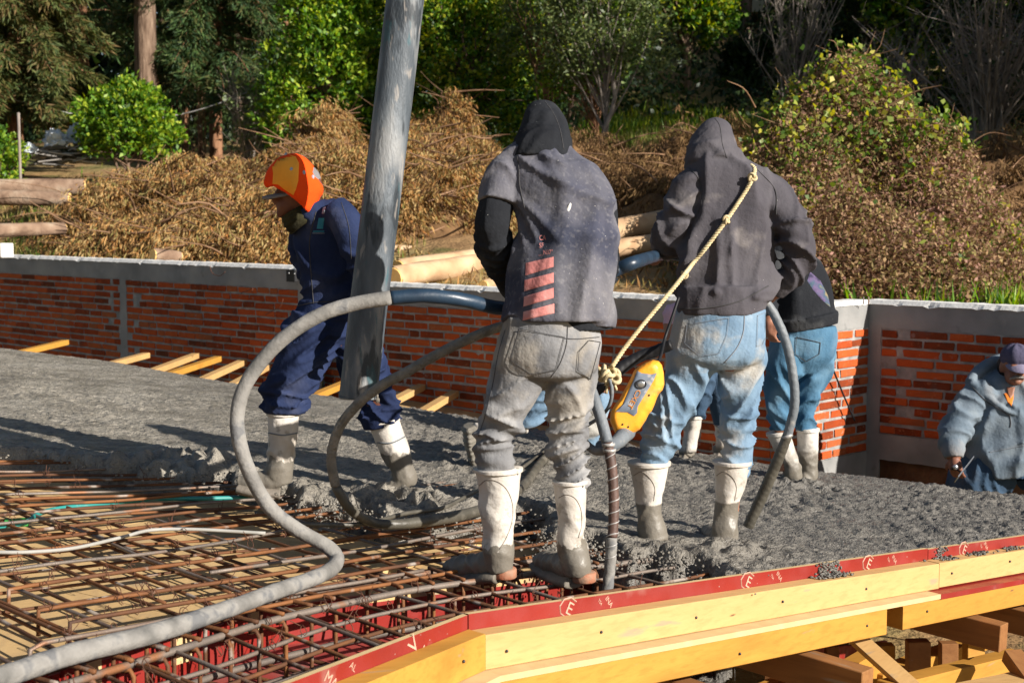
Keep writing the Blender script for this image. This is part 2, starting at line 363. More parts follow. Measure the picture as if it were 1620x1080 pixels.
M['log_bare'] = surf('peeled_log', [(.34,.20,.11), (.46,.31,.18), (.56,.41,.26)], 3., 7., rough=.85, spec=.15, bump=((14., .008, 6.),), layers=[((.36,.2,.1), 'n', 5., .58, .7, .7)])
M['log_end'] = surf('cut_log_end', [(.75,.42,.12), (.85,.56,.22)], 9., rough=.8)
# clothing
def cloth(name, cols, sc=5., dust=None, specks=None, extra=None, layers=(), fine=.0016, rough=.92):
    ly = list(layers)
    if dust: ly.append((dust[0], 'n', dust[1], dust[2], dust[3], dust[4]))
    if specks: ly.append((specks[0], 'v', specks[1], specks[2]))
    if len(layers) == 0 and isinstance(extra, list): ly += extra
    return surf(name, cols, sc, 6., rough=rough, spec=.12, layers=ly, bump=((55., fine*2, 4.), (420., fine*.35, 2.), (14., .007, 3.)), sheen=.0)
M['tee'] = cloth('faded_black_tshirt', [(.030,.034,.052), (.048,.051,.074), (.080,.080,.105)], 4., ((.34,.32,.31), 2.6, .44, .70, .40), ((.62,.60,.55), 46., .115), [((.36,.34,.33), 'n', 60., .54, .70, .16)])
M['black_hood'] = cloth('black_sweatshirt', [(.012,.013,.016), (.024,.026,.030)], 4., ((.12,.12,.12), 4., .52, .70, .6), ((.5,.5,.47), 44., .11))
M['hoodie_grey'] = cloth('washed_charcoal_hoodie', [(.050,.046,.054), (.072,.067,.076), (.105,.098,.106)], 3., ((.36,.32,.29), 4., .56, .68, .4), ((.5,.47,.43), 36., .08))
M['jeans_grey'] = cloth('grey_jeans', [(.11,.11,.115), (.19,.19,.195), (.34,.33,.32)], 6., ((.38,.335,.27), 4.4, .49, .58, .5), ((.5,.46,.4), 40., .05), fine=.002)
M['jeans_blue'] = cloth('washed_blue_jeans', [(.085,.145,.22), (.165,.245,.33), (.36,.42,.47)], 4.5, ((.50,.43,.33), 4., .51, .60, .6), fine=.002)
M['jeans_mid'] = cloth('blue_jeans', [(.035,.095,.16), (.07,.155,.24), (.14,.24,.32)], 4.5, ((.30,.30,.28), 3., .55, .8, .5), fine=.002)
M['jeans_dark'] = cloth('dark_blue_jeans', [(.03,.055,.09), (.06,.10,.16)], 4.5, ((.22,.21,.2), 3., .55, .8, .5), fine=.002)
M['navy'] = cloth('navy_coverall', [(.010,.015,.040), (.016,.025,.065), (.030,.042,.095)], 4., ((.17,.17,.21), 4., .58, .85, .5), ((.4,.4,.42), 24., .035))
M['orange'] = cloth('hi_vis_orange', [(.84,.050,.005), (.92,.080,.008)], 4., None, ((.3,.08,.05), 14., .03), fine=.001)
M['yellow_orange'] = cloth('pale_orange_panel', [(.92,.30,.02), (.95,.40,.05)], 4., None, None, fine=.001)
M['hoodie_blue'] = cloth('grey_marl_hoodie', [(.09,.125,.16), (.14,.175,.21), (.21,.245,.27)], 5., ((.30,.24,.19), 3.4, .56, .74, .6))
M['pink'] = cloth('pale_pink_shirt', [(.55,.34,.42), (.66,.45,.52)], 6.)
M['stitch'] = plain('thread', (.22,.24,.27), .9)
M['stitch_dark'] = plain('dark_thread', (.06,.058,.06), .9)
M['print_red'] = cloth('worn_salmon_print', [(.50,.17,.155), (.64,.27,.245)], 6., ((.5,.42,.4), 9., .55, .7, .5))
M['teal_print'] = plain('teal_print', (.03,.22,.32), .7); M['pale_print'] = plain('pale_print', (.35,.42,.5), .7)
M['violet_print'] = cloth('violet_print', [(.04,.035,.07), (.12,.09,.17), (.05,.09,.13), (.22,.18,.10)], 16.)
M['skin'] = surf('skin', [(.26,.115,.07), (.34,.16,.10)], 12., rough=.55, spec=.35, bump=((90., .0012),))
M['skin_dark'] = surf('tanned_skin', [(.19,.075,.045), (.25,.11,.065)], 12., rough=.55, spec=.35, bump=((90., .0012),))
M['seam'] = plain('rubber_seam', (.22,.19,.16), .7); M['skin_shaded'] = surf('shaded_tan_skin', [(.115,.040,.024), (.16,.062,.036)], 12., rough=.6, spec=.3, bump=((90., .0012),))  # dark brown skin with the hood's shade put into its colour
M['hair'] = plain('hair', (.012,.010,.009), .7); M['eye'] = plain('eye', (.6,.58,.55), .3); M['moustache'] = surf('grey_moustache', [(.10,.09,.08), (.26,.24,.22)], 60., rough=.9)
M['cap_grey'] = cloth('grey_cap', [(.16,.15,.155), (.20,.19,.195)], 8.); M['cap_navy'] = cloth('faded_navy_cap', [(.055,.05,.085), (.085,.08,.125)], 8.)
M['cap_lilac'] = cloth('dusty_cap_brim', [(.17,.15,.22), (.22,.20,.27)], 8.)
M['gaiter'] = cloth('olive_neck_gaiter', [(.02,.018,.010), (.05,.045,.02)], 14.); M['orange_shirt'] = cloth('orange_undershirt', [(.65,.17,.03), (.75,.23,.04)], 8.)
def boot(name, z0, z1, amp=.09, base=((.38,.34,.29), (.54,.50,.45), (.64,.61,.57))):
    return surf(name, list(base), 3.2, 6., rough=.42, rough2=.6, spec=.4, layers=[((.40,.33,.25), 'n', 6., .5, .64, .6), ((.22,.19,.15), 'n', 22., .60, .68, .6), ((.15,.133,.108), 'z', z0, z1, amp, 24.)], bump=((60., .0025, 5.), (12., .004)))
M['boot2'] = boot('white_rubber_boot_muddy_foot', .098, .106, .16)
M['boot3'] = boot('white_rubber_boot_caked', .150, .158, .018)
M['boot1'] = boot('white_rubber_boot_soaked', .160, .168, .10)
M['boot4'] = boot('white_rubber_boot_splashed', .09, .22, .22)
M['boot6'] = boot('white_rubber_boot', .03, .07, .05); M['boot_old'] = surf('mud_covered_boot', [(.10,.09,.075), (.22,.20,.165)], 10., rough=.6, bump=((60., .006),))
M['sole'] = surf('worn_sole', [(.36,.08,.03), (.30,.16,.10), (.16,.14,.12)], 14., rough=.7, bump=((60., .003),))
M['sole_mud'] = surf('muddy_sole', [(.10,.09,.07), (.2,.17,.14)], 14., rough=.6, bump=((60., .003),))
M['pipe'] = surf('grimy_steel_pipe', [(.035,.045,.055), (.085,.10,.115), (.17,.185,.195)], 3., 7., rough=.5, rough2=.7, spec=.45, metal=.1, stretch=(3, 3, .8),
    layers=[((.25,.25,.245), 'n', 3.2, .50, .62, .7), ((.018,.024,.03), 'n', 4.2, .55, .60, .85), ((.33,.29,.25), 'n', 12., .60, .68, .5), ((.03,.10,.12), 'n', 7., .60, .66, .6)], bump=((40., .003, 6.),))
M['hose_dusty'] = surf('cement_dusted_hose', [(.10,.097,.09), (.20,.19,.175), (.31,.295,.27)], 9., 7., rough=.8, spec=.3, layers=[((.07,.075,.085), 'n', 9., .55, .62, .7), ((.10,.09,.08), 'v', 50., .12)], bump=((60., .004, 6.),))
M['hose_mud'] = surf('cement_caked_hose', [(.15,.14,.12), (.27,.25,.215)], 24., 7., rough=.85, spec=.3, bump=((90., .012, 6.),))
M['hose_dark'] = surf('wet_dark_hose', [(.05,.045,.035), (.10,.09,.07)], 9., 7., rough=.45, spec=.45, layers=[((.20,.18,.15), 'n', 12., .56, .7, .6)], bump=((60., .003, 6.),))
M['hose_blue'] = surf('blue_black_hose', [(.008,.018,.035), (.018,.04,.07)], 9., 5., rough=.4, spec=.5, bump=((60., .001),))
M['hose_grey'] = surf('grey_rubber_hose', [(.10,.115,.13), (.17,.185,.2)], 9., 5., rough=.55, spec=.4, layers=[((.36,.33,.29), 'n', 12., .6, .7, .6)], bump=((80., .002),))
M['hose_brown'] = surf('brown_wrapped_hose', [(.06,.035,.028), (.11,.06,.045)], 14., 5., rough=.6, spec=.4, bump=((80., .002),))
M['strap'] = surf('wire_band', [(.30,.29,.28), (.42,.40,.38)], 14., rough=.5, metal=.3)
M['black'] = plain('black_rubber', (.012,.012,.014), .55); M['bright_steel'] = plain('bright_steel', (.5,.5,.5), .3, .5, .8)
M['motor'] = surf('orange_yellow_plastic', [(.78,.30,.02), (.88,.40,.035)], 5., rough=.45, rough2=.6, spec=.4, layers=[((.55,.42,.28), 'n', 9., .6, .72, .6), ((.25,.15,.06), 'n', 20., .66, .72, .6)], bump=((60., .0015),))
M['plate'] = surf('worn_grey_plate', [(.10,.13,.18), (.22,.25,.30)], 14., 7., rough=.6, layers=[((.40,.38,.36), 'n', 30., .56, .64, .8)])
M['rope'] = surf('sisal_rope', [(.42,.33,.18), (.60,.50,.30)], 30., rough=.9, bump=((200., .002),))
M['teal'] = surf('teal_conduit', [(.015,.17,.155), (.03,.25,.225)], 6., rough=.45, spec=.4, layers=[((.30,.28,.25), 'n', 12., .58, .7, .6)])
M['green'] = plain('green_plastic', (.05,.30,.06), .5); M['grey_conduit'] = surf('grey_conduit', [(.24,.23,.21), (.34,.33,.30)], 9., rough=.6)
M['plastic_sheet'] = surf('crumpled_plastic_sheet', [(.30,.34,.38), (.55,.58,.60)], 6., rough=.3, spec=.5); M['slate'] = surf('stacked_slab', [(.10,.095,.09), (.26,.24,.22), (.38,.34,.3)], 5., rough=.85, rnd=.6)
M['stucco'] = surf('cream_stucco', [(.50,.44,.30), (.58,.52,.38)], 3., rough=.9); M['house_dark'] = plain('dark_render', (.06,.06,.06), .9); M['glass_blue'] = plain('window_glass', (.10,.16,.24), .12, .8)
M['red_trim'] = plain('red_trim', (.24,.06,.04), .8); M['blue_post'] = plain('pale_blue_paint', (.25,.32,.38), .7)

# ------------------------------------------------------------------ lie of the land
TA = math.tan(R(44)); WD = np.array([math.cos(R(44)), -math.sin(R(44))])        # direction of the boundary walls
OW = np.array([1.88, 9.62]); WN = np.array([math.sin(R(44)), math.cos(R(44))])
def woff(u): return np.where(u < -5.05, -.336, np.where(u < -.07, 0., 1.04))
def hill(x, y, vr):
    base = np.where(y < 20, .42+.135*(y-12), 1.5+.10*(y-20))
    right = sm(x, -1., 3.)
    base = base+right*(.75*sm(y, 18.5, 23.)+.16*np.maximum(y-26, 0))
    base = base+.10*fbm(x*.35, y*.35)+.03*fbm(x*1.7, y*1.7)
    near = .52+.14*sm(-x, 1.5, 4)+.03*fbm(x*2, y*2)
    k = sm(vr, .2, 3.)
    return near*(1-k)+np.maximum(base, .4)*k
def ground(x, y):
    x = np.asarray(x, float); y = np.asarray(y, float)
    u = (x-OW[0])*WD[0]+(y-OW[1])*WD[1]; v = (x-OW[0])*WN[0]+(y-OW[1])*WN[1]; vr = v-woff(u)
    return np.where(vr < .085, -1.35, hill(x, y, vr))
us = np.concatenate([np.arange(-60, -14, 1.), np.arange(-14, -5.09, .2), [-5.09, -5.01], np.arange(-4.85, -.15, .2), [-.12, -.03], np.arange(.15, 5, .2), np.arange(5, 42, 1.)])
vs_ = np.concatenate([np.arange(-30, -2, 2.), [-1., -.1, .06, .11], np.arange(.25, 6, .18), np.arange(6, 22, .35), np.arange(22, 72, 1.2)])
U, W_ = np.meshgrid(us, vs_); Vv_ = W_+woff(U); X = OW[0]+WD[0]*U+WN[0]*Vv_; Y = OW[1]+WD[1]*U+WN[1]*Vv_
m, n = X.shape; i = np.arange(m-1)[:, None]; j = np.arange(n-1)[None]
V = np.stack([X, Y, np.where(W_ < .085, -1.35-1.7*sm(-Vv_, 3.3, 4.3), hill(X, Y, W_))], -1).reshape(-1, 3); F = np.stack([i*n+j, i*n+j+1, (i+1)*n+j+1, (i+1)*n+j], -1).reshape(-1, 4)
tag(mk('ground', V, F, M['soil'], None, True), kind='structure')
V, F = box((0, 0, -3.2), (1200, 0, 0), (0, 1200, 0), (0, 0, .05)); tag(mk('distant_ground', V, F, M['soil']), kind='structure')

# ------------------------------------------------------------------ slab edges (world points found from the photograph's lines)
BEND = on(733, 968, .012); EL = on(440, 1078, .012); ER = on(1620, 843, .012)
dL = Vector(((BEND-EL).x, (BEND-EL).y)).normalized(); dR = Vector(((ER-BEND).x, (ER-BEND).y)).normalized()
nL = Vector((-dL.y, dL.x)); nR = Vector((-dR.y, dR.x))       # pointing into the slab
def el(s, o=0., dz=0.):       # point on the left edge line: s back from the bend, o outwards
    p = Vector((BEND.x, BEND.y))-dL*s-nL*o; return Vector((p.x, p.y, S(p.x, p.y)+dz))
def er(s, o=0., dz=0.):
    p = Vector((BEND.x, BEND.y))+dR*s-nR*o; return Vector((p.x, p.y, S(p.x, p.y)+dz))
mit = math.tan(math.acos(max(-1, min(1, dL.dot(dR))))/2)
def strip(fn, s0, s1, o0, o1, z0, z1, m0=0, m1=0):
    """long piece along an edge: s range, outward offsets, heights; m = mitre at its ends"""
    P = []
    for s, mm in ((s0, m0), (s1, m1)):
        for o, z in ((o0, z0), (o1, z0), (o1, z1), (o0, z1)): P.append(fn(s+mm*o, o, z))
    return P, [(0,1,2,3), (7,6,5,4), (0,4,5,1), (1,5,6,2), (2,6,7,3), (3,7,4,0)]
# ------------------------------------------------------------------ fresh concrete slab
def pxl(pts, dz=0.): return np.array([tuple(on(a, b, dz))[:2] for a, b in pts])
FE = pxl([(-420,520),(-80,541),(0,550),(180,572),(300,594),(390,609),(520,626),(640,643),(740,658),(900,688),(1100,716),(1300,746),(1400,757),(1500,768),(1620,785),(1900,822)])
RB = pxl([(-500,700),(-60,708),(60,717),(150,731),(250,742),(300,752),(345,748),(400,760),(470,790),(520,792),(560,800),(600,812),(690,822),(730,812),(790,812),(840,800),(845,835),(900,850),(935,845),(985,880),(1030,872),(1060,884),(1100,885),(1140,912)])
e0 = er(1.35)[:2]; e1 = er(4.2)[:2]
def segdist(P, poly):
    best = np.full(len(P), 1e9)
    for a, b in zip(poly[:-1], poly[1:]):
        a = np.array(a); b = np.array(b); ab = b-a; t = np.clip(((P-a)@ab)/(ab@ab), 0, 1); best = np.minimum(best, np.linalg.norm(P-a-t[:, None]*ab, axis=1))
    return best
POLY = np.vstack([FE, np.array([[e1[0]+.4, e1[1]+.2], [e1[0], e1[1]]]), np.array([[e0[0], e0[1]]]), RB[::-1]])
def inside(P, poly):
    r = np.zeros(len(P), bool); n = len(poly)
    for i in range(n):
        x1, y1 = poly[i]; x2, y2 = poly[(i+1) % n]
        c = ((y1 > P[:, 1]) != (y2 > P[:, 1])) & (P[:, 0] < (x2-x1)*(P[:, 1]-y1)/(y2-y1+1e-12)+x1); r ^= c
    return r
st = .0125
xs = np.arange(-6.5, 4.2, st); ys = np.arange(4.3, 13.4, st); X, Y = np.meshgrid(xs, ys); sh = X.shape
P = np.stack([X.ravel(), Y.ravel()], 1); vis = (np.abs(P[:, 0]) < P[:, 1]*.46+.3); ins = np.zeros(len(P), bool); ins[vis] = inside(P[vis], POLY)
dF = np.full(len(P), 9.); dB = np.full(len(P), 9.)
k = vis.copy(); dF[k] = segdist(P[k], FE); dB[k] = segdist(P[k], RB)
bl = np.array([list(e0), list(e1)]); dE = np.full(len(P), 9.); dE[k] = segdist(P[k], bl)
keep = ins | (vis & ((dF < .03) | (dB < .12)))
keep &= (((P-np.array([BEND.x, BEND.y]))@np.array([nR.x, nR.y])) > -.002)
x, y = P[:, 0], P[:, 1]; z = np.zeros(len(P)); kk = keep
xx, yy = x[kk], y[kk]
smooth = (1-sm(dF[kk], .7, 1.35))*(1-sm(xx, -1.9, -.6))
rid = lambda f, s: np.clip(1-np.abs(pn(xx*f, yy*f, s))*2.4, 0, 1)
wobx, woby = xx+.02*pn(xx*9, yy*9, 1.), yy+.02*pn(xx*9, yy*9, 5.)
lump = .016*fbm(wobx*3.2, woby*3.2, 0., 3)+.010*pn(wobx*11, woby*11, 2.)+.015*pn(wobx*22, woby*22, 3.)+.012*pn(xx*38, yy*38, 4.)
pits = -.014*np.clip(pn(xx*17, yy*17, 9.)-.22, 0, 1)*2-.012*np.clip(pn(xx*33, yy*33, 12.)-.3, 0, 1)*2
fine = .0045*pn(xx*3, yy*22, 8.)+.003*pn(xx*30, yy*30, 4.)
calm = .55+.45*sm(fbm(xx*.9+4, yy*.9, 3., 2), -.25, .3)
zz = (lump+pits)*(1-smooth)*calm*1.15*(.5+.5*sm(xx, -2.2, -.2))+fine*smooth
wob = .05*fbm(xx*7, yy*7, 2., 3)
inn = ins[kk]; sgn = np.where(inn, 1, -1)
db = dB[kk]*sgn; zz = zz-.17*(1-sm(db+wob*1.4, -.03, .10))+.010*np.exp(-((db-.10)/.07)**2)*(1+2.5*pn(xx*16, yy*16, 6.))
df = dF[kk]*np.where(inn, 1, -1); zz = zz-.22*(1-sm(df, -.025, .004))
zz = zz-.012*np.exp(-(dE[kk]/.03)**2)
for (px, py, rr, hh) in ((1265,768,.16,.05),(1225,800,.3,.02),(590,790,.22,.035),(640,785,.15,.04),(1050,878,.16,.04),(1160,868,.2,.03),(1040,728,.2,.02),(700,800,.25,.03),(770,742,.3,.03),(330,735,.22,.045),(300,728,.18,.04),(220,728,.25,.03),(480,770,.2,.02)):
    c = on(px, py); g = np.exp(-((xx-c.x)**2+(yy-c.y)**2)/rr**2); zz = zz+hh*.7*g*(.6+2.2*pn(xx*15, yy*15, 3.))
for (px, py, rr, hh) in ((900,760,.12,.03),(960,800,.13,.025),(700,760,.2,.03),(620,700,.15,.025),(1100,770,.14,.03)):
    c = on(px, py); zz = zz-hh*np.exp(-((xx-c.x)**2+((yy-c.y)*.8)**2)/rr**2)
def slab_h(px, py): c = on(px, py); return c
z[kk] = S(xx, yy)+zz
idx = -np.ones(len(P), int); idx[kk] = np.arange(kk.sum()); I = idx.reshape(sh)
q = np.stack([I[:-1, :-1], I[:-1, 1:], I[1:, 1:], I[1:, :-1]], -1).reshape(-1, 4); q = q[(q >= 0).all(1)]
tag(mk('fresh_concrete', np.stack([x, y, z], 1)[kk], q, M['concrete'], None, True), kind='structure')

# ------------------------------------------------------------------ plywood deck under the reinforcement
deck = tag(bpy.data.objects.new('deck', None), kind='structure'); C.objects.link(deck)
DZ = -.125; L1 = .80
def sheet(fn, s0, s1, o0, o1, dz):
    V, F = strip(fn, s0, s1, o0, o1, dz-.018, dz); return V, F
for i in range(5):
    s0 = -2.2+i*1.225
    for j in range(4):
        o1 = -L1-j*1.225-(0 if j else 0); V, F = sheet(el, s0+.003*0, s0+1.220, o1-1.220, o1, DZ)
        mk('plywood_sheet', V, F, M['plywood'], deck)
for i in range(4):
    V, F = sheet(er, -.6+i*1.225, -.6+i*1.225+1.22, -L1-1.9, -L1+.02, DZ-.022); mk('plywood_sheet', V, F, M['plywood'], deck)
for i in range(3):
    for j in range(2): 
        V, F = sheet(er, .2+i*1.8, .2+i*1.8+1.79, -L1-1.92-j*1.8-1.79, -L1-1.92-j*1.8, DZ-.045); mk('plywood_sheet', V, F, M['plywood'], deck)
# red beam mould between deck and edge board
mould = thing('beam_mould', 'red film-faced beam mould running along the slab edge under the reinforcement cage', 'formwork', tuple(el(.5, -.4, -.3)))
for fn, a, b, ml in ((el, 3.0, -.0, 1), (er, 0., 4.2, 1)):
    m_ = -mit if fn is er else -mit
    s_near = 0.
    V, F = strip(fn, a if fn is el else b, s_near, -L1+.0, -L1+.018, DZ-.20, DZ-.012, 0, mit); mk('side_board', V, F, M['film'], mould)
    V, F = strip(fn, a if fn is el else b, s_near, -L1+.02, -.004, DZ-.165, DZ-.150, 0, mit); mk('bottom_board', V, F, M['film_dull'], mould)
for k in range(22):      # ragged raw-edged ply pieces along the top of the mould side
    s = 2.6-k*.12+random.uniform(-.02, .02); l = random.uniform(.05, .085)
    V, F = strip(el, s, s-l, -L1+.0185, -L1+.030, DZ-.05-random.uniform(0, .05), DZ+random.uniform(-.01, .012)); mk('ply_tab', V, F, [M['film'], M['film_edge']][k % 3 == 0], mould)

# ------------------------------------------------------------------ edge formwork: red board, timbers, ledge
def faced(fn, s0, s1, o0, o1, z0, z1, m0, m1, name, label):
    A = Acc(); P_, F_ = strip(fn, s0, s1, o0, o1, z0, z1, m0, m1)
    for f in F_: A.add([P_[i] for i in f], [(0,1,2,3)], 1 if f in ((2,6,7,3),) else 0)
    t = thing(name, label, 'board', tuple(fn((s0+s1)/2, 0, z0)))
    b = A.build('panel', [M['film'], M['film_edge']], t); return t
bl_ = faced(el, 3.2, .003, 0, .018, -.135, .008, 0, mit, 'edge_board', 'red film-faced edge board left of the bend with cut-off pale lettering')
b1_ = faced(er, .003, 2.62, 0, .018, -.135, .010, mit, 0, 'edge_board', 'long red film-faced edge board right of the bend in front of the muddy boots')
b2_ = faced(er, 2.625, 4.6, 0, .018, -.135, .006, 0, 0, 'edge_board', 'concrete-splashed red edge board at the far right end of the slab')
def board_text(fn, s, txt, size, rot, parent, dz=-.05, flip=1, sx=1.):
    V, F = text_geo(txt, size); c, sn_ = math.cos(rot), math.sin(rot); out = []
    for v in V:
        a = (v[0]*c-v[1]*sn_)*sx; b = v[0]*sn_+v[1]*c; out.append(fn(s+a*flip, .0192, dz+b))
    o = mk('lettering', out, F, M['letter'], parent)
M['letter'] = plain('pale_print_on_film', (.55,.33,.24), .6)
for s_, t_ in ((.42, b1_), (1.36, b1_), (2.15, b1_), (2.9, b2_)):
    board_text(er, s_, 'E', .062, -.5, t_, -.030, 1); 
    A = Acc()
    for r_ in (.034,):
        hx = [(er(s_+.018+r_*math.cos(a)*1.2, .0188, -.016+r_*math.sin(a)*1.0)) for a in np.linspace(.5, .5+math.pi*1.25, 6)]
        V, F = tube(hx, .0028, 4); A.add(V, F)
    A.build('emblem_outline', M['letter'], t_)
    board_text(er, s_+.19, 'INA', .026, -.9, t_, -.004, 1); board_text(er, s_+.155, 'TSA', .015, -.9, t_, -.006, 1)
board_text(el, .33, 'V', .075, .7, bl_, -.052, -1); board_text(el, .27, '-', .05, .7, bl_, -.05, -1)
board_text(el, .78, 'MA', .045, -.7, bl_, -.018, -1); board_text(el, .66, 'AL', .028, -.7, bl_, -.010, -1)
def beam(fn, s0, s1, o0, o1, z0, z1, m0, m1, mat, label, screws=(), name='timber_beam', bev=.003, zo=0.):
    t = thing(name, label, 'timber', tuple(fn((s0+s1)/2, (o0+o1)/2, z0)))
    n = 14; A = Acc(); prof = [(o0+bev, z0), (o1-bev, z0), (o1, z0+bev), (o1, z1-bev), (o1-bev, z1), (o0+bev, z1), (o0, z1-bev), (o0, z0+bev)]
    V = np.zeros((n, 8, 3))
    for i in range(n):
        u = i/(n-1); j = random.uniform(-.0012, .0012)
        for k_, (o, zz_) in enumerate(prof):
            s_ = s0+m0*o+(s1+m1*o-s0-m0*o)*u; p = fn(s_, o+j, zz_+j*.7); V[i, k_] = p
    Vv, F = grid_faces(V); mk('plank', Vv, F, mat, t)
    for s_, zz_ in screws:
        A = Acc(); c = fn(s_, o1+.002, zz_); V2, F2 = ell(c, (.0055, .0055, .0055), None, 8, 5); mk('screw', V2, F2, M['steel_dark'], t, True)
    return t
beam(er, .0, 2.60, .0185, .088, -.150, -.040, mit, 0, M['timber_pale'], 'pale upper timber nailed along the red edge board, right of the bend', [(.10,-.10),(.52,-.09),(1.0,-.095),(1.5,-.09),(2.05,-.095)])
beam(er, 2.603, 4.6, .0185, .088, -.146, -.038, 0, 0, M['timber_pale'], 'pale upper timber with cement dust on top at the far right', [(2.7,-.09),(3.2,-.08)])
beam(el, 3.2, .0, .0185, .088, -.150, -.036, 0, mit, M['timber'], 'orange-toned upper timber left of the bend with one screw near its end', [(.16,-.09)])
t = thing('ledge_strip', 'narrow bright plywood ledge strip under the pale upper timber', 'board', tuple(er(1.2, .1, -.17)))
V, F = strip(er, .0, 2.52, .02, .146, -.172, -.152, mit, 0); mk('panel', V, F, M['film_edge'], t)
V, F = strip(er, 2.523, 4.6, .02, .146, -.175, -.153, 0, 0); t2 = thing('ledge_strip', 'red-edged plywood ledge strip at the right end of the formwork', 'board', tuple(er(3, .1, -.17))); mk('panel', V, F, M['film'], t2)
t3 = thing('ledge_strip', 'plywood ledge strip under the orange-toned timber at the lower middle', 'board', tuple(el(.8, .1, -.17)))
V, F = strip(el, 3.2, .0, .02, .146, -.172, -.152, 0, mit); mk('panel', V, F, M['film_edge'], t3)
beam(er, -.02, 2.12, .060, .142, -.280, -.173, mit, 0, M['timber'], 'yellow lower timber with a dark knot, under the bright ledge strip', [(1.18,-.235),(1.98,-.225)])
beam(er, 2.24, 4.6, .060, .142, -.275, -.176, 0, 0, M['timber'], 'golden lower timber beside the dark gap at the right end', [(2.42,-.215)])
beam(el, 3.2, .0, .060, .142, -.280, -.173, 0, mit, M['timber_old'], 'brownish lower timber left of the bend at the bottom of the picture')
# joists, posts and braces below
def stick(p, q, wd, ht, mat, name, label, cat='timber', upv=(0, 0, 1), grp=None):
    p, q = Vector(p), Vector(q); d = (q-p).normalized(); sd_ = d.cross(Vector(upv)).normalized(); u = sd_.cross(d)
    t = thing(name, label, cat, tuple(p), grp); V, F = bbox((p+q)/2, d*(q-p).length/2, sd_*wd/2, u*ht/2, .003); mk('plank', V, F, mat, t); return t
jd = Vector((WD[0], WD[1], -.045))
def jst(px, py, z, ln, back, wd, ht, mat, label):
    e = at(px, py, z); stick(e-jd*back, e, wd, ht, mat, 'joist', label, 'joist', (0,0,1))
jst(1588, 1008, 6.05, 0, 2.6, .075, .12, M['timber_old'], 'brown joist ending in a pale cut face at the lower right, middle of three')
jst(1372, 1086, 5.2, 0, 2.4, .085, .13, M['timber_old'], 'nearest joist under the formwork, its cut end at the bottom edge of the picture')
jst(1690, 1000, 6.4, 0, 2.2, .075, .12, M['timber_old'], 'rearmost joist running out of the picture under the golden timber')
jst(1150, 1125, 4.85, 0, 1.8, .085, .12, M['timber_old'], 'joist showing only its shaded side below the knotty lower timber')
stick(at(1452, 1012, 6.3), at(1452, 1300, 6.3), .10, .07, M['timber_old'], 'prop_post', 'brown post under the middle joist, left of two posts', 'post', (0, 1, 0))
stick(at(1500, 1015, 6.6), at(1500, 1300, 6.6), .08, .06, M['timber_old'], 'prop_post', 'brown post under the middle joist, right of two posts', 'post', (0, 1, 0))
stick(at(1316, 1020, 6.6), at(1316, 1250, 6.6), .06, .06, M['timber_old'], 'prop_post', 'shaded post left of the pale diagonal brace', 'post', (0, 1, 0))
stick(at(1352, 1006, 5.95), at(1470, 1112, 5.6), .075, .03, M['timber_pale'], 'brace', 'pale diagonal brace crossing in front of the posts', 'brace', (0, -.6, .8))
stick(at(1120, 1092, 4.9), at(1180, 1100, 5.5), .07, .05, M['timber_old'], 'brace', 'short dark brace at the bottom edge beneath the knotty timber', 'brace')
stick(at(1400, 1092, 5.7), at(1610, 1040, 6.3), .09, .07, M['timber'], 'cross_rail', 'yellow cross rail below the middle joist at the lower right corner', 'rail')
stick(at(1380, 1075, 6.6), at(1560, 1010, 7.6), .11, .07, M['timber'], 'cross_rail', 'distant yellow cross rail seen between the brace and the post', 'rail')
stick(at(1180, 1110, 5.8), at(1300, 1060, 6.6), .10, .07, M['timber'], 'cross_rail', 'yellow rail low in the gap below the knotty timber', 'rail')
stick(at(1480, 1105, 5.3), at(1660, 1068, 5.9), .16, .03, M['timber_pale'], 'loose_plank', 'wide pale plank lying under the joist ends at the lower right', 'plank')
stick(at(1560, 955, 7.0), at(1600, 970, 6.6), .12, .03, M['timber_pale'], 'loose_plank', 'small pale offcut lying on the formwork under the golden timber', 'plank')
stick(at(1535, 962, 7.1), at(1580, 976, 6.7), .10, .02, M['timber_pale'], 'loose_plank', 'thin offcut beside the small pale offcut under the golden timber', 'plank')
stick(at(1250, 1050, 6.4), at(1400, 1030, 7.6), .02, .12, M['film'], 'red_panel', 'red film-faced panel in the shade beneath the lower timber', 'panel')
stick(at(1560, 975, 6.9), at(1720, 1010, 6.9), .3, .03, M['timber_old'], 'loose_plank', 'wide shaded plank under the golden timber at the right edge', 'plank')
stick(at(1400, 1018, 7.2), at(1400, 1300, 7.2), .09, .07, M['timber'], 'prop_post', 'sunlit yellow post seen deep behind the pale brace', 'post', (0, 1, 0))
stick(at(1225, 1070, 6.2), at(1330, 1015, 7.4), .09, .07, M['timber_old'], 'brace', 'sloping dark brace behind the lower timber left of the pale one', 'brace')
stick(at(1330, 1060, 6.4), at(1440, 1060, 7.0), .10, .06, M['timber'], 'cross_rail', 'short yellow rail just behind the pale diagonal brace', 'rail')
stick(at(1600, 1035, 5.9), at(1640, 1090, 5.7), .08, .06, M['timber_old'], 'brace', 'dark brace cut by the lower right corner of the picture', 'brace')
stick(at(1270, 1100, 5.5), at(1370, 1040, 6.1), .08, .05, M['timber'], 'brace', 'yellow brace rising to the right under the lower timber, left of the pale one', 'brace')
stick(at(1540, 1090, 6.8), at(1540, 1000, 7.0), .09, .07, M['timber'], 'prop_post', 'yellow post in the gap right of the two brown posts', 'post', (0, 1, 0))
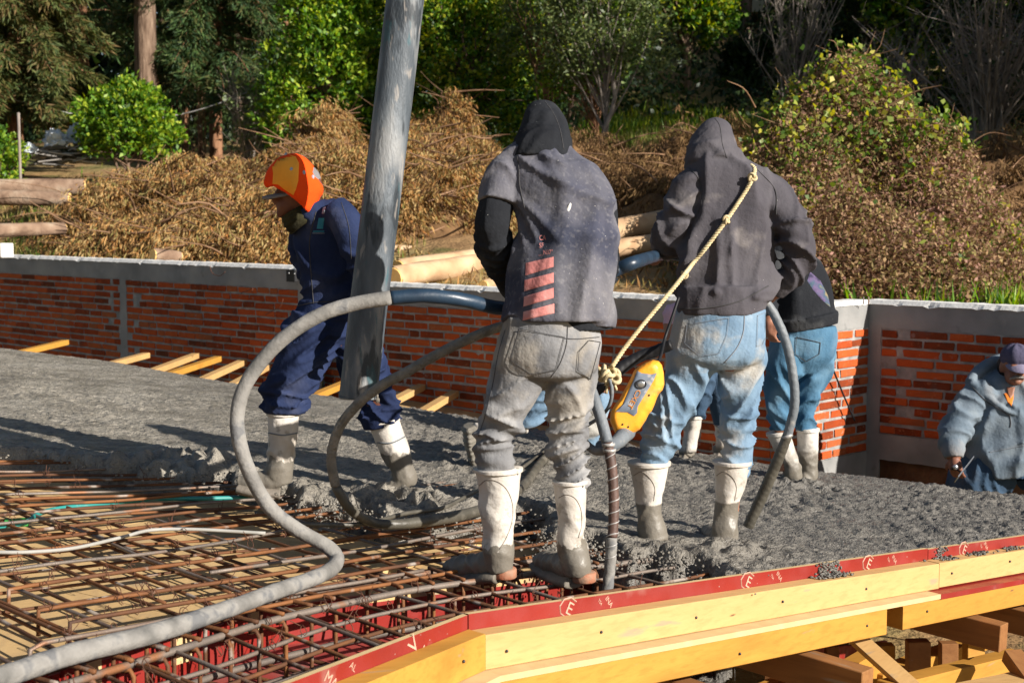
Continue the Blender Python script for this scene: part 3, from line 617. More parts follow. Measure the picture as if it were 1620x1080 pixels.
# joists sticking out between slab and boundary wall
for i, (a, b, c_, d_, lb) in enumerate([(62,552,104,548,'first joist end from the left picture edge, barely past the slab'),(180,576,232,570,'second short joist end by the concrete pillar of the brick wall'),(246,586,318,571,'third joist end, left of a close pair'),
      (276,590,346,578,'fourth joist end, right one of a close pair'),(330,597,402,578,'fifth joist, longest one left of the navy worker'),(380,603,440,583,'sixth joist, passing behind the big hose loop'),(505,624,560,612,'joist just left of the pump pipe foot'),
      (612,640,722,608,'joist right of the pump pipe with a second lath on it'),(672,650,764,618,'joist running behind the grey jeans'),(920,684,965,666,'joist end seen between the grey jeans and the orange motor'),(1118,676,1142,664,'joist end seen between the blue jeans legs')]):
    p = on(a, b, -.10); q = on(c_, d_, -.10); d = (q-p); d.z = 0; L_ = d.length; d.normalize()
    q2 = p+d*min(L_, 1.15); q2.z = p.z+.02; p2 = p-d*.5; p2.z = p.z-.01
    stick(p2, q2, .075, .05, M['timber_pale'] if i % 3 else M['timber'], 'joist_end', lb, 'joist', (0,0,1), 'joists sticking out towards the brick wall')

# ------------------------------------------------------------------ brick walls
def mkl(name, V, F, mat, parent, smooth=False, mi=None):
    o = mk(name, V, F, mat, None, smooth, mi); o.parent = parent; return o
def brick_mesh(seed, L=1.):
    rg = random.Random(seed); V, F = bbox((0, 0, 0), (.143*L, 0, 0), (0, .03, 0), (0, 0, .0260), .006)
    V = [v+Vector((rg.uniform(-.005, .005), rg.uniform(-.003, .003), rg.uniform(-.0028, .0028))) for v in V]
    me = bpy.data.meshes.new('brick'); me.from_pydata(V, [], F); me.materials.append(M['brick']); return me
BM = {k: [brick_mesh(i*7+int(k*100), k) for i in range(5)] for k in (1., .8, .62, .42)}
def wall(label, p0, rz, ln, ztop, cap, zbot, rows, cols=(), band=0., found=False, name='brick_wall', x0=0.):
    t = thing(name, label, 'wall', (p0[0], p0[1], 0), None, rz); TH = .14; zb = ztop-cap-rows*.07
    A = Acc(); V, F = box((ln/2, TH/2+.012, (ztop-cap+zb)/2), (ln/2, 0, 0), (0, TH/2, 0), (0, 0, (ztop-cap-zb)/2))
    n = max(2, int(ln/.06)); m = max(2, int((ztop-cap-zb)/.035)); X_, Z_ = np.meshgrid(np.linspace(0, ln, n), np.linspace(zb, ztop-cap, m)); Y_ = -.008+.008*fbm(X_*9, Z_*14, 3.)
    i = np.arange(m-1)[:, None]; j = np.arange(n-1)[None]; A.add(V, F); A.add(np.stack([X_, Y_, Z_], -1).reshape(-1, 3), [tuple(f) for f in np.stack([i*n+j, i*n+j+1, (i+1)*n+j+1, (i+1)*n+j], -1).reshape(-1, 4).tolist()])
    mkl('mortar', np.array(A.V), A.F, M['mortar'], t)
    def grid_slab(nm, za, zc, y0, mat, amp):
        n = max(4, int(ln/.05)); m = 8; X_, Z_ = np.meshgrid(np.linspace(0, ln, n), np.linspace(za, zc, m)); Y_ = y0+amp*fbm(X_*5, Z_*9, 1.); i = np.arange(m-1)[:, None]; j = np.arange(n-1)[None]
        Zw = Z_+np.where(Z_ < zc-1e-4, .006*fbm(X_*6, Z_*0, 4.), 0); V = np.stack([X_, Y_, Zw], -1).reshape(-1, 3); B = Acc(); B.add(V, [tuple(f) for f in np.stack([i*n+j, i*n+j+1, (i+1)*n+j+1, (i+1)*n+j], -1).reshape(-1, 4).tolist()])
        V, F = box((ln/2, TH/2+.006, (za+zc)/2), (ln/2, 0, 0), (0, TH/2, 0), (0, 0, (zc-za)/2-.0005)); B.add(V, F); mkl(nm, np.array(B.V), B.F, mat, t, True)
    grid_slab('ring_beam', ztop-cap, ztop, -.010, M['wall_conc'], .006)
    n = int(ln/.04); Xc = np.linspace(-.004, ln+.004, n); Vc = []
    for k_ in range(n):
        e = .005*float(fbm(Xc[k_]*7, 1., 0.)); dr = .012*max(0, float(pn(Xc[k_]*11, 3.))-.1)*4
        Vc += [(Xc[k_], -.020+e, ztop-.004-dr), (Xc[k_], .012+e*2, ztop+.026+e), (Xc[k_], TH+.02, ztop+.026+e), (Xc[k_], TH+.02, ztop-.004)]
    mkl('cement_cap', np.array(Vc), grid_faces(np.array(Vc).reshape(n, 4, 3))[1], M['cap'], t)
    if band: grid_slab('base_beam', zb-band, zb, -.016, M['wall_conc'], .006); zb -= band
    if zb > zbot: grid_slab('footing', zbot, zb, .03, M['earth'], .05 if found else .004)
    cs = sorted(cols)
    for cx in cs:
        V, F = bbox((cx, .04, (ztop-cap+zbot)/2), (.062+.0, 0, 0), (0, .052, 0), (0, 0, (ztop-cap-zbot)/2+.003), .006)
        n = 40; prof = []
        for k_ in range(n):
            z_ = zbot+(ztop-cap+.004-zbot)*k_/(n-1); a = .066+.012*float(pn(z_*13, cx, 1.)); b = .066+.012*float(pn(z_*13, cx, 9.)); prof.append([(cx-a, -.013, z_), (cx+b, -.013, z_), (cx+b, .10, z_), (cx-a, .10, z_)])
        mkl('pillar', *[np.array(prof).reshape(-1, 3), grid_faces(np.array(prof))[1]], M['wall_conc'], t)
    rg = random.Random(int(ln*1000)); cnt = 0
    for r_ in range(rows):
        z_ = ztop-cap-.035-r_*.07; x_ = x0-.155*(r_ % 2)-rg.uniform(0, .1)
        while x_ < ln:
            k_ = rg.choice([1., 1., 1., 1., .8, .62, .42]) if rg.random() < .8 else 1.; half = .143*k_; c = x_+half; x_ += 2*half+.016
            if c-half < -.0 or c+half > ln+.0:
                a_, b_ = max(c-half, .004), min(c+half, ln-.004)
                if b_-a_ < .05: continue
                k_ = min((1., .8, .62, .42), key=lambda q: abs(q*.286-(b_-a_))); c = (a_+b_)/2; half = .143*k_; c = min(max(c, half+.002), ln-half-.002)
            if any(abs(c-q_) < half+.055 for q_ in cs):
                q_ = min(cs, key=lambda v: abs(v-c))
                # shorten towards the pillar
                if c < q_: c = q_-.07-.062; 
                else: c = q_+.07+.062
                k_ = .42
                if rg.random() < .15: continue
            o = bpy.data.objects.new('brick', rg.choice(BM[k_])); C.objects.link(o); o.parent = t
            o.location = (c, .014+rg.uniform(-.004, .003), z_+rg.uniform(-.003, .003)); o.rotation_euler = (0, rg.uniform(-.012, .012), rg.uniform(-.01, .01)); cnt += 1
    return t
def wl(t, u): return (t[0]+WD[0]*u, t[1]+WD[1]*u)

A0 = (-3.6, 14.45)
wallA = wall('long shaded brick wall behind the navy worker, highest of the stepped walls, with a concrete pillar', wl(A0, -5.6), R(-44), 8.05, .774, .18, -1.4, 15, (1.6, 4.95, 8.0))
wallB = wall('shaded brick wall between the pump pipe and the blue jeans, lower step', wl((-.587, 12.), -1.75), R(-44), 5.18, .640, .158, -1.4, 16, (.09,))
cor = (1.88+.695*1.04, 9.62+.719*1.04)
wallS = wall('short sunlit orange brick return wall in the corner', (1.88-.695*.0, 9.62), R(46), 1.035, .612, .175, -1.4, 13, (), .22)
wallC = wall('shaded brick wall behind the capped worker at the right, with a concrete pillar at its corner', wl(cor, .0), R(-44), 3.2, .612, .175, -1.5, 11, (.05,), .19, True, x0=.1)
# small things on and by the walls
o = thing('concrete_block', 'small pale concrete block on top of the wall at the left picture edge', 'block', (0,0,0)); p = at(0, 396, 14.9); o.location = p
V, F = bbox(p, (.11, -.09, 0), (.05, .05, 0), (0, 0, .075), .01); mk('block', V, F, M['cap'], o)
o = thing('steel_bracket', 'dark steel bracket on the end of the left wall by the navy worker', 'bracket', (0,0,0)); p = at(462, 436, 12.72); o.location = p
V, F = bbox(p, Vector((WD[0], WD[1], 0))*.062, Vector((.695, .719, 0))*.02, (0, 0, .055), .004); mk('plate', V, F, M['black'], o)
for q in ((457, 432), (466, 433)): V, F = ell(at(q[0], q[1], 12.66), (.008, .008, .008), None, 8, 5); mk('bolt', V, F, M['bright_steel'], o, True)
for pts, lb in ((((332,420),(336,432),(348,436),(356,430)), 'thin rusty wire curl hanging under the top of the left wall'), (((378,470),(384,462),(392,460),(400,455),(398,462)), 'tangled rusty wire sticking out of the bricks'), (((420,498),(434,490),(443,486),(448,473)), 'bent pale wire sticking out beside the wall end')):
    P_ = [at(a, b, 13.4-(a-330)*.0065) for a, b in pts]; o = tag(mk('tie_wire', *tube(P_, .0035, 5, 16), M['wire'], None, True), lb, 'wire')
o = tag(mk('dark_rod', *tube([at(1311, 566, 9.85), at(1330, 614, 9.98), at(1352, 665, 10.1)], .007, 6, 8), M['black'], None, True), 'thin dark rod slanting across the sunlit brick return wall', 'rod')  # thin dark tube slanting down across the return wall
for x_ in (1366, 1374):
    p = at(x_, 477, 10.2); tag(mk('rebar_stub', *tube([p-Vector((0,0,.02)), p+Vector((0,0,.035))], .005, 6), M['rust_grey'], None, True), ('left' if x_ == 1366 else 'right')+' of two short steel stubs on the wall corner', 'rebar')

# ------------------------------------------------------------------ reinforcement
mat_ = thing('rebar_mat', 'rusty mat of crossing reinforcing bars tied over the plywood deck', 'rebar', tuple(on(250, 900, -.1)))
ties = []
def bar(P_, r=.0068, mat='rust', parent=mat_, name='rebar', n=None):
    P_ = [Vector(p) for p in P_]
    return mk(name, *tube(P_, r, 6, n or max(4, len(P_)*3)), M[mat], parent, True)
def barline(x0, y0, ang, ln, dz, r, mat, hook=False, w_=.010):
    p = on(x0, y0, dz); d = Vector((math.cos(ang), math.sin(ang), 0)); nn = Vector((-d.y, d.x, 0)); P_ = []
    sd_ = random.random()*50; k_ = max(5, int(ln/.35))
    for i in range(k_+1):
        s_ = ln*i/k_; q = p+d*s_+nn*(w_*2.2*float(pn(s_*.9, sd_))); q.z = S(q.x, q.y)+dz+w_*float(pn(s_*1.6, sd_+9)); P_.append(q)
    if hook: a = P_[0]; P_ = [a-d*.035+Vector((0,0,-.075)), a-d*.034+Vector((0,0,-.03)), a-d*.022+Vector((0,0,-.004))]+P_
    return bar(P_, r, mat)
ys0 = [709,716,723,731,739,748,757,767,777,788,800,813,828,845,862,884,908]
for i, y_ in enumerate(ys0):
    a = R(33+sm(y_, 740, 860)*19+random.uniform(-1.6, 1.6)); barline(-60-random.uniform(0, 20), y_+random.uniform(-1.5, 1.5)+6, a, random.uniform(3.2, 4.4) if y_ < 850 else 3.3, -.035-.006*(i % 2), .0068, 'rust' if i % 4 else 'rust_grey', False, .016)
for (x_, y_, ln, m_) in ((28,930,2.6,'rust'),(76,962,2.4,'rust'),(126,982,2.3,'rust'),(60,1018,1.6,'rust_grey'),(200,1000,1.9,'rust'),(330,905,2.0,'rust_grey')):
    barline(x_, y_, R(52+random.uniform(-1.5, 1.5)), ln, -.030, .0072, m_, x_ < 140, .012)
# cross bars, ending just inside the edge board
for k_ in range(22):
    s_ = 2.35-k_*.165+random.uniform(-.03, .03)
    fn = (lambda q: el(q, -.03)) if s_ > 0 else (lambda q: er(-q, -.03))
    p = fn(s_); d = Vector((-WD[0], -WD[1], 0)) ; a = random.uniform(-.04, .04); d = Vector((d.x*math.cos(a)-d.y*math.sin(a), d.x*math.sin(a)+d.y*math.cos(a), 0)); P_ = []; dz = -.048+random.uniform(-.004, .004); ln = random.uniform(2.6, 3.8) if s_ > 0 else 1.9
    for i in range(11):
        q = p+d*ln*i/10+Vector((.012*float(pn(i*.5, k_)), .012*float(pn(i*.5, k_+40)), 0)); q.z = S(q.x, q.y)+dz+.012*float(pn(i*.7, k_+80)); P_.append(q)
    bar(P_, .0064, 'rust' if k_ % 3 else 'rust_grey')
    if k_ % 4 == 0: bar([v+Vector((.03, .022, -.012)) for v in P_[:random.randint(5, 9)]], .0062, 'rust')
# second lower layer a little above the plywood
for k_ in range(12):
    p = el(2.6-k_*.26, -.9-random.uniform(0, .1), -.085); d = Vector((-WD[0], -WD[1], 0)); P_ = []
    for i in range(9): q = p+d*.3*i; q.z = S(q.x, q.y)-.088; P_.append(q)
    bar(P_, .006, 'rust')
for k_ in range(8): barline(-70, 766+k_*30, R(36+k_*1.6), 3.2, -.078, .0058, 'rust', False, .012)
# bars over the mould, parallel to the edge
for (o_, dz, mt) in ((-.09,-.045,'rust_grey'), (-.20,-.055,'rust'), (-.33,-.050,'rust_grey'), (-.62,-.05,'rust'), (-.74,-.06,'rust')):
    P_ = [el(2.4-.4*i, o_, dz+random.uniform(-.006, .006)) for i in range(6)]+[el(.12, o_+.01, dz)]+[er(.12, o_+.01, dz)]+[er(.35+.3*i, o_-.01*i, dz+random.uniform(-.006, .006)) for i in range(6)]
    bar(P_, .0068, mt, n=34)
# ties at crossings: little wire loops
T_ = Acc()
for k_ in range(150):
    if k_ < 95: c = on(random.uniform(-10, 760), random.uniform(730, 1010), -.032)
    else: c = (el(random.uniform(0, 2.2), -random.uniform(.05, .75), -.04) if random.random() < .7 else er(random.uniform(0, 1.3), -random.uniform(.05, .7), -.04))
    a0 = random.random()*6.3; rr = random.uniform(.010, .018); P_ = [c+Vector((rr*math.cos(a0+a*1.3)*.8, rr*math.sin(a0+a)*.8, rr*math.sin(a*1.1+a0)+.006)) for a in np.linspace(0, 5.8, 8)]
    P_ += [P_[-1]+Vector((random.uniform(-.03, .03), random.uniform(-.03, .03), random.uniform(.0, .045)))]
    T_.add(*tube(P_, .0014, 4, 16))
tag(T_.build('tie_wire', M['wire'], mat_, True), kind='stuff')
# cage of the edge beam
cage = thing('rebar_cage', 'beam cage of thick grey bars and rusty stirrups along the slab edge beside the boots', 'rebar', tuple(el(.5, -.55, -.2)))
for o_, dz in ((-.49,-.045), (-.66,-.045), (-.49,-.24), (-.66,-.24)):
    P_ = [el(2.6-.4*i, o_, dz) for i in range(6)]+[el(.30, o_, dz)]+[el(-.0, o_+.02, dz) if 0 else er(.05, o_+.03, dz)]+[er(.35+.35*i, o_, dz) for i in range(5)]
    bar(P_, .0118, 'rust_grey', cage, 'main_bar', 40)
for k_ in range(26):
    s_ = 2.3-k_*.135
    fn = el if s_ > -.0 else (lambda a, b, c: er(-a, b, c)); j = random.uniform(-.012, .012)
    pr = [(-.475, -.030), (-.675, -.030), (-.678, -.255), (-.472, -.255), (-.474, -.05)]
    P_ = []
    for i in range(len(pr)-1):
        for t_ in (0., .06, .5, .94): P_.append(fn(s_+j*(pr[i][1]+.25)*4, pr[i][0]+(pr[i+1][0]-pr[i][0])*t_, pr[i][1]+(pr[i+1][1]-pr[i][1])*t_))
    bar(P_+[fn(s_+.012, -.50, -.062)], .0068, 'rust', cage, 'stirrup', 40)
# conduits lying in the mat
tag(mk('grey_conduit', *tube([on(x_, y_, -.02) for x_, y_ in ((-80,868),(0,873),(60,872),(120,866),(190,850),(240,838),(310,837),(420,843))], .0068, 8, 40), M['grey_conduit'], None, True), 'thin grey conduit lying across the rebar at the left', 'conduit')
tag(mk('teal_conduit', *tube([on(x_, y_, -.052) for x_, y_ in ((-60,836),(0,832),(40,826),(62,812),(100,803),(170,796),(240,789),(330,788),(450,785),(556,781),(600,779))], .0100, 10, 60), M['teal'], None, True), 'bright teal conduit threaded through the rebar by the navy worker boot', 'conduit')
o = thing('spacer_block', 'small green plastic spacer under the rebar at the left picture edge', 'spacer', tuple(on(26, 826, -.1))); V, F = bbox(on(26, 826, -.085), (.045, .012, 0), (-.008, .022, 0), (0, 0, .014), .003); mk('block', V, F, M['green'], o)
# crumbs of concrete
A = Acc()
def crumb(c, r):
    V, F = ell(c, (r*random.uniform(.7, 1.3), r*random.uniform(.7, 1.3), r*random.uniform(.5, .9)), Matrix.Rotation(random.random()*6, 3, 'Z'), 6, 4); V = V+RNG.normal(0, r*.12, V.shape); A.add(V, F)
for k_ in range(900):
    i = random.randrange(len(RB)-1); t_ = random.random(); b_ = RB[i]*(1-t_)+RB[i+1]*t_; q = b_+RNG.normal(0, .09, 2); crumb((q[0], q[1], S(*q)+random.uniform(-.06, .012)), random.uniform(.003, .008))
for k_ in range(220):
    c = on(random.gauss(600, 60), random.gauss(815, 12), -.02); crumb(c, random.uniform(.003, .009))
for k_ in range(260):
    c = on(random.gauss(960, 60), random.gauss(868, 14), -.02); crumb(c, random.uniform(.003, .009))
for k_ in range(260):      # spill over the edge board near the right
    s_ = random.choice((1.86, 1.93, 2.72, 3.0, 3.3))+random.gauss(0, .05); c = er(s_, random.uniform(-.02, .08), random.uniform(-.05, .012)); 
    if True: crumb(er(s_, random.uniform(.02, .075), -.034), random.uniform(.003, .008))
for k_ in range(160): s_ = random.choice((1.86, 1.93, 2.72))+random.gauss(0, .022); crumb(er(s_, .021, random.uniform(-.04, .012)), random.uniform(.004, .008))
tag(A.build('concrete_crumbs', M['concrete'], None, True), 'loose crumbs of wet concrete along the edge of the pour', None, None, 'stuff')
# ------------------------------------------------------------------ vegetation
def kites(C_, D_, N_, L_, W_):
    """one kite-shaped leaf per row: base point, direction, side vector, length, width"""
    D_ = nrm(D_); N_ = nrm(N_-D_*(N_*D_).sum(1, keepdims=True)); B = np.cross(D_, N_)
    L_ = np.asarray(L_)[:, None]; W_ = np.asarray(W_)[:, None]; n = len(C_)
    V = np.stack([C_, C_+D_*L_*.42+N_*W_*.5+B*W_*.16, C_+D_*L_, C_+D_*L_*.42-N_*W_*.5+B*W_*.16], 1).reshape(-1, 3)
    return V, np.arange(n*4).reshape(n, 4)
def rv(n): return nrm(RNG.normal(0, 1, (n, 3)))
def crown_pts(blobs, n, per=26, spread=.16, shell=.55):
    """clumped points through a crown made of ellipsoids (centre, radii)"""
    w_ = np.array([b[1][0]*b[1][1]+b[1][0]*b[1][2] for b in blobs]); w_ /= w_.sum(); nc = max(1, n//per); P_ = []; O = []
    for b, k in zip(blobs, RNG.multinomial(nc, w_)):
        d = rv(k); r = (shell+(1-shell)*RNG.random(k)**.7)*(1+.42*pn(d[:, 0]*2.3+b[0][0], d[:, 1]*2.3, d[:, 2]*2.3)); P_.append(np.array(b[0])+d*r[:, None]*np.array(b[1])); O.append(d)
    P_ = np.vstack(P_); O = np.vstack(O); size = np.mean([max(b[1]) for b in blobs])*spread
    sc = RNG.random(len(P_))*.9+.5; i = np.repeat(np.arange(len(P_)), per)
    return P_[i]+RNG.normal(0, 1, (len(i), 3))*size*sc[i][:, None]*.5, O[i], P_
def limb(A, a, b, r0, r1, bend=.1, n=6, sides=5):
    a, b = np.array(a, float), np.array(b, float); L_ = np.linalg.norm(b-a); t = np.linspace(0, 1, 4)[:, None]
    P_ = a+(b-a)*t+RNG.normal(0, bend*L_*.3, (4, 3))*np.array([0, 1, 1, 0])[:, None]; A.add(*tube(P_, np.linspace(r0, r1, 4), sides, n, False))
def broad(name, label, base, h, blobs, leaves, leaf, mat, bark='bark', tr=.08, cat='tree', lw=.55, up=.25, group=None, per=26, stems=None, spread=.16, trunkname='trunk'):
    b = np.array(base, float); t = thing(name, label, cat, tuple(b), group); P_, O, Cc = crown_pts([((b[0]+c[0], b[1]+c[1], b[2]+c[2]), r) for c, r in blobs], leaves, per, spread)
    n = len(P_); D_ = rv(n)*.9+O*.55+np.array([0, 0, up]); V, F = kites(P_, D_, rv(n), leaf*(.6+.7*RNG.random(n)), leaf*lw*(.7+.5*RNG.random(n))); mk('crown', V, F, mat, t)
    A = Acc(); top = b+np.array([blobs[0][0][0]*.4, blobs[0][0][1]*.4, h*.55]); limb(A, b-np.array([0, 0, .2]), top, tr, tr*.6, .12, 10, 8)
    for s_ in (stems or []): limb(A, b+np.array([s_[0]*.2, 0, -.1]), b+np.array(s_), tr*.7, tr*.3, .1, 8, 6)
    k = min(len(Cc), 46)
    for c in Cc[RNG.choice(len(Cc), k, replace=False)]:
        f = RNG.random()*.7+.25; s_ = b+(top-b)*f; limb(A, s_, c, tr*.32, tr*.06, .16)
    A.build(trunkname, M[bark], t, True); return t
def conifer(label, base, h, r0, zlo, mat, nb=90, trunk_r=.16, bark='bark', spray=90, droop=.35, name='conifer_tree', rmax=None, full=False):
    b = np.array(base, float); t = thing(name, label, 'tree', tuple(b)); A = Acc(); A.add(*tube([b-np.array([0,0,.3]), b+[0.05,0,h*.5], b+[0,0,h]], [trunk_r*1.15, trunk_r*.8, .02], 14, 26, False, (lambda i, th: 1+.07*np.sin(th*5+i*.3)+.04*np.sin(th*11)))); Cs = []; Ds = []; Ns = []; Ls = []
    for k in range(nb):
        f = (k+RNG.random())/nb; z = zlo+(h-zlo)*f**.9; R_ = r0*(1-(z-zlo)/(h-zlo))**.8*(.7+.5*RNG.random())+.15; a = RNG.random()*2*np.pi
        d = np.array([math.cos(a), math.sin(a), 0]); m = 7; tt = np.linspace(0, 1, m)[:, None]
        Pb = b+[0, 0, z]+d*R_*tt+np.array([0, 0, 1])*(.12*R_*np.sin(tt*3)-droop*R_*tt**1.6); A.add(*tube(Pb, np.linspace(.028, .006, m), 4, None, False))
        q = int(spray*(R_/r0)+12); s_ = RNG.random(q)**.65; pos = np.stack([np.interp(s_, tt[:, 0], Pb[:, j]) for j in range(3)], 1)
        side = np.cross(d, [0, 0, 1.]); sw = RNG.choice([-1, 1], q)*(RNG.random(q)*.32*R_*(1.1-s_*.8)); pos = pos+side*sw[:, None]+np.array([0, 0, 1.])*(-np.abs(sw)*.35+RNG.normal(0, .035, q))[:, None]
        Cs.append(pos); Ds.append(d*.8+side*np.sign(sw)[:, None]*.7+RNG.normal(0, .35, (q, 3))+np.array([0, 0, -.35-droop])); Ns.append(RNG.normal(0, 1, (q, 3))+side); Ls.append(.08+.15*RNG.random(q))
    Cs, Ds, Ns, Ls = np.vstack(Cs), np.vstack(Ds), np.vstack(Ns), np.concatenate(Ls)
    i = np.repeat(np.arange(len(Cs)), 9); n = len(i); V, F = kites(Cs[i]+RNG.normal(0, .05, (n, 3)), Ds[i]+RNG.normal(0, .5, (n, 3)), Ns[i]+RNG.normal(0, .4, (n, 3)), Ls[i], Ls[i]*.17); mk('crown', V, F, mat, t)
    A.build('trunk', M[bark], t, True); return t
def G(px, Y): x = (px-810)/FPX*Y; return np.array([x, Y, float(ground(x, Y))])
def bare(label, base, h, w_, nst=22, mat='twig', leaves=0, lm=None, tr=.03, name='bare_shrub', lean=0., fan=.8, cat='shrub'):
    b = np.array(base, float); t = thing(name, label, cat, tuple(b)); A = Acc(); tips = []
    for k in range(nst):
        a = RNG.normal(0, 1); d = np.array([RNG.normal(0, w_*.42)+lean, RNG.normal(0, w_*.4), h*(.55+.45*RNG.random())]); s_ = b+np.array([RNG.normal(0, .08), RNG.normal(0, .08), -.05]); P_ = [s_, s_+d*np.array([.25*fan, .25*fan, .35]), s_+d*np.array([.7, .7, .75]), s_+d]
        A.add(*tube(P_, [tr, tr*.7, tr*.45, tr*.12], 4, 9, False))
        for q in range(7):
            f = .25+.7*RNG.random(); c = np.array(P_[0])*(1-f)+np.array(P_[3])*f+np.array([0, 0, -.0]); e = c+np.array([RNG.normal(0, .22*w_), RNG.normal(0, .22*w_), h*(.08+.18*RNG.random())]); A.add(*tube([c, (c+e)/2+RNG.normal(0, .02, 3), e], [tr*.3, tr*.2, tr*.07], 3, 5, False)); tips.append(e); tips.append(c)
            for q2 in range(2): e2 = c+(e-c)*RNG.random(); e3 = e2+RNG.normal(0, .12*w_, 3)+[0, 0, .1*h*RNG.random()]; A.add(*tube([e2, e3], [tr*.16, tr*.05], 3, 2, False)); tips.append(e3)
    A.build('stems', M[mat], t, True)
    if leaves:
        tp = np.array(tips); P_ = tp[RNG.integers(0, len(tp), leaves)]+RNG.normal(0, .07*w_, (leaves, 3)); V, F = kites(P_, rv(leaves), rv(leaves), .05+.05*RNG.random(leaves), .03+.03*RNG.random(leaves)); mk('foliage', V, F, lm or M['leaf_olive'], t)
    return t
# left conifers
conifer('big shaggy conifer with brownish green skirts at the left picture edge', G(30, 24.5), 9.5, 1.45, 1.0, M['needle_warm'], 170, .12, 'bark_red', 130, .45)
conifer('tall conifer with a thick bare grey-brown trunk behind the bright green bush', G(236, 27.5), 13., 3.0, 3.5, M['needle'], 110, .19, 'bark', 110, .30)
conifer('bluish green conifer with drooping boughs right of the thick bare trunk', G(345, 29.), 9.5, 1.9, 1.55, M['needle'], 115, .12, 'bark_red', 110, .40)
conifer('dark conifer in the shade between the shaggy one and the thick trunk', G(135, 33.), 12., 2.2, 2.6, M['needle'], 90, .16, 'bark_red', 90, .35)
conifer('dark conifer behind the bushy tree left of the pump pipe', G(455, 35.), 13., 2.6, 3.2, M['needle'], 90, .16, 'bark_red', 90, .35)
conifer('narrow dark conifer glimpsed high behind the navy worker', G(520, 37.), 13., 2.4, 3.0, M['needle'], 80, .15, 'bark_red', 80, .35)
for px, Y_, hh, r_, le, lb in ((268, 28.3, 2.3, .07, -.5, 'slanting reddish trunk right of the thick grey-brown one'), (296, 28.8, 1.9, .05, .1, 'short reddish stem beside the pale multi-stemmed shrub'), (405, 29.5, 5.5, .055, .6, 'thin pale trunk rising above the grey twiggy shrub')):
    b = G(px, Y_); o = thing('slender_trunk', lb, 'tree', tuple(b)); A = Acc(); A.add(*tube([b-[0,0,.2], b+[le*.1, 0, hh*.3], b+[le*.5+.05, 0, hh*.7], b+[le, 0, hh]], [r_*1.2, r_, r_*.8, r_*.5], 8, 16, False))
    A.build('trunk', M['bark_red' if px < 400 else 'twig'], o, True)
    P_ = np.array(b)+[le, 0, hh]+RNG.normal(0, .35, (900, 3)); V, F = kites(P_, rv(900)-[0,0,.5], rv(900), .12+.1*RNG.random(900), .03+.02*RNG.random(900)); mk('crown', V, F, M['needle'], o)
bare('pale multi-stemmed dry shrub under the bluish conifer', G(322, 28.0), 1.5, .45, 9, 'stick', 0, None, .022)
bare('grey twiggy shrub with sparse leaves under the thin pale trunk', G(402, 25.0), 2.1, .9, 20, 'twig', 900, M['leaf_olive'], .02)
# bright bushes at left
b = G(205, 22.5); broad('citrus_bush', 'round bright green bush in front of the thick bare trunk', b, 1.4, [((0,0,1.0),(.78,.6,.55)),((.45,.1,.75),(.42,.4,.4)),((-.35,0,.85),(.45,.45,.42)),((.1,0,1.35),(.4,.4,.32))], 9500, .085, M['leaf_bright'], 'bark', .035, 'bush', .6, .4, stems=[(.3,0,.8),(-.3,0,.8)], per=14)
b = G(-6, 21.); broad('citrus_bush', 'small sunlit green bush cut by the left picture edge', b, 1.0, [((0,0,.75),(.42,.4,.55)),((-.3,0,.5),(.4,.4,.4))], 4500, .08, M['leaf_bright'], 'bark', .03, 'bush', .6, .4, per=14)
o = tag(mk('pole', *tube([G(37, 20.5)-[0,0,.2], G(37, 20.5)+[0,0,1.45]], .022, 6, 6), M['twig'], None, True), 'thin grey stake standing by the small left bush', 'stake')
# broadleaf trees
b = G(520, 24.5); broad('broadleaf_tree', 'bushy bright green tree left of the pump pipe', b, 3.2, [((0,0,1.75),(.9,.8,1.15)),((-.65,0,1.15),(.55,.6,.75)),((.55,.1,2.4),(.7,.7,.9)),((.6,0,1.2),(.6,.6,.8)),((.1,.2,3.1),(.8,.7,.8)),((-.2,0,2.7),(.5,.5,.6))], 22000, .10, M['leaf_bright'], 'bark', .06, 'tree', .6, .35, per=16, spread=.14)
b = G(735, 24.); broad('broadleaf_tree', 'dense green tree with yellow flecks directly right of the pump pipe', b, 3.6, [((0,0,2.0),(1.15,.9,1.3)),((-.5,0,2.9),(.9,.8,.9)),((.7,.1,2.9),(.9,.8,.9)),((.9,0,1.5),(.7,.7,1.0)),((-.6,.1,1.4),(.7,.7,.9)),((.2,0,3.7),(.9,.8,.6))], 26000, .095, M['leaf_mid'], 'bark', .07, 'tree', .6, .3, per=16, spread=.13)
b = G(878, 22.8); t = broad('small_tree', 'crooked small tree with brown trunk just left of the black hood', b, 3.1, [((-.35,0,2.5),(.6,.5,.6)),((.15,0,2.9),(.5,.5,.55)),((-.6,0,1.9),(.35,.35,.4))], 3200, .08, M['leaf_olive'], 'stick', .06, 'tree', .5, .2, per=12, spread=.2)
b = G(958, 21.8); broad('small_tree', 'slim grey-trunked tree with airy olive crown between the two hooded workers', b, 3.0, [((-.05,0,2.2),(.95,.8,.75)),((-.5,0,1.75),(.55,.5,.5)),((.55,0,1.8),(.6,.5,.55)),((.1,0,2.9),(.9,.7,.6)),((-.5,0,2.7),(.6,.5,.5))], 9500, .085, M['leaf_olive'], 'twig', .045, 'tree', .42, .2, per=10, spread=.22)
b = G(943, 22.6); broad('small_tree', 'thin reddish trunk with low yellow-green leaves behind the slim grey trunk', b, 1.8, [((0,0,1.5),(.5,.4,.35)),((-.5,0,1.2),(.5,.4,.35))], 2600, .075, M['leaf_bright'], 'bark_red', .035, 'tree', .5, .3, per=12)
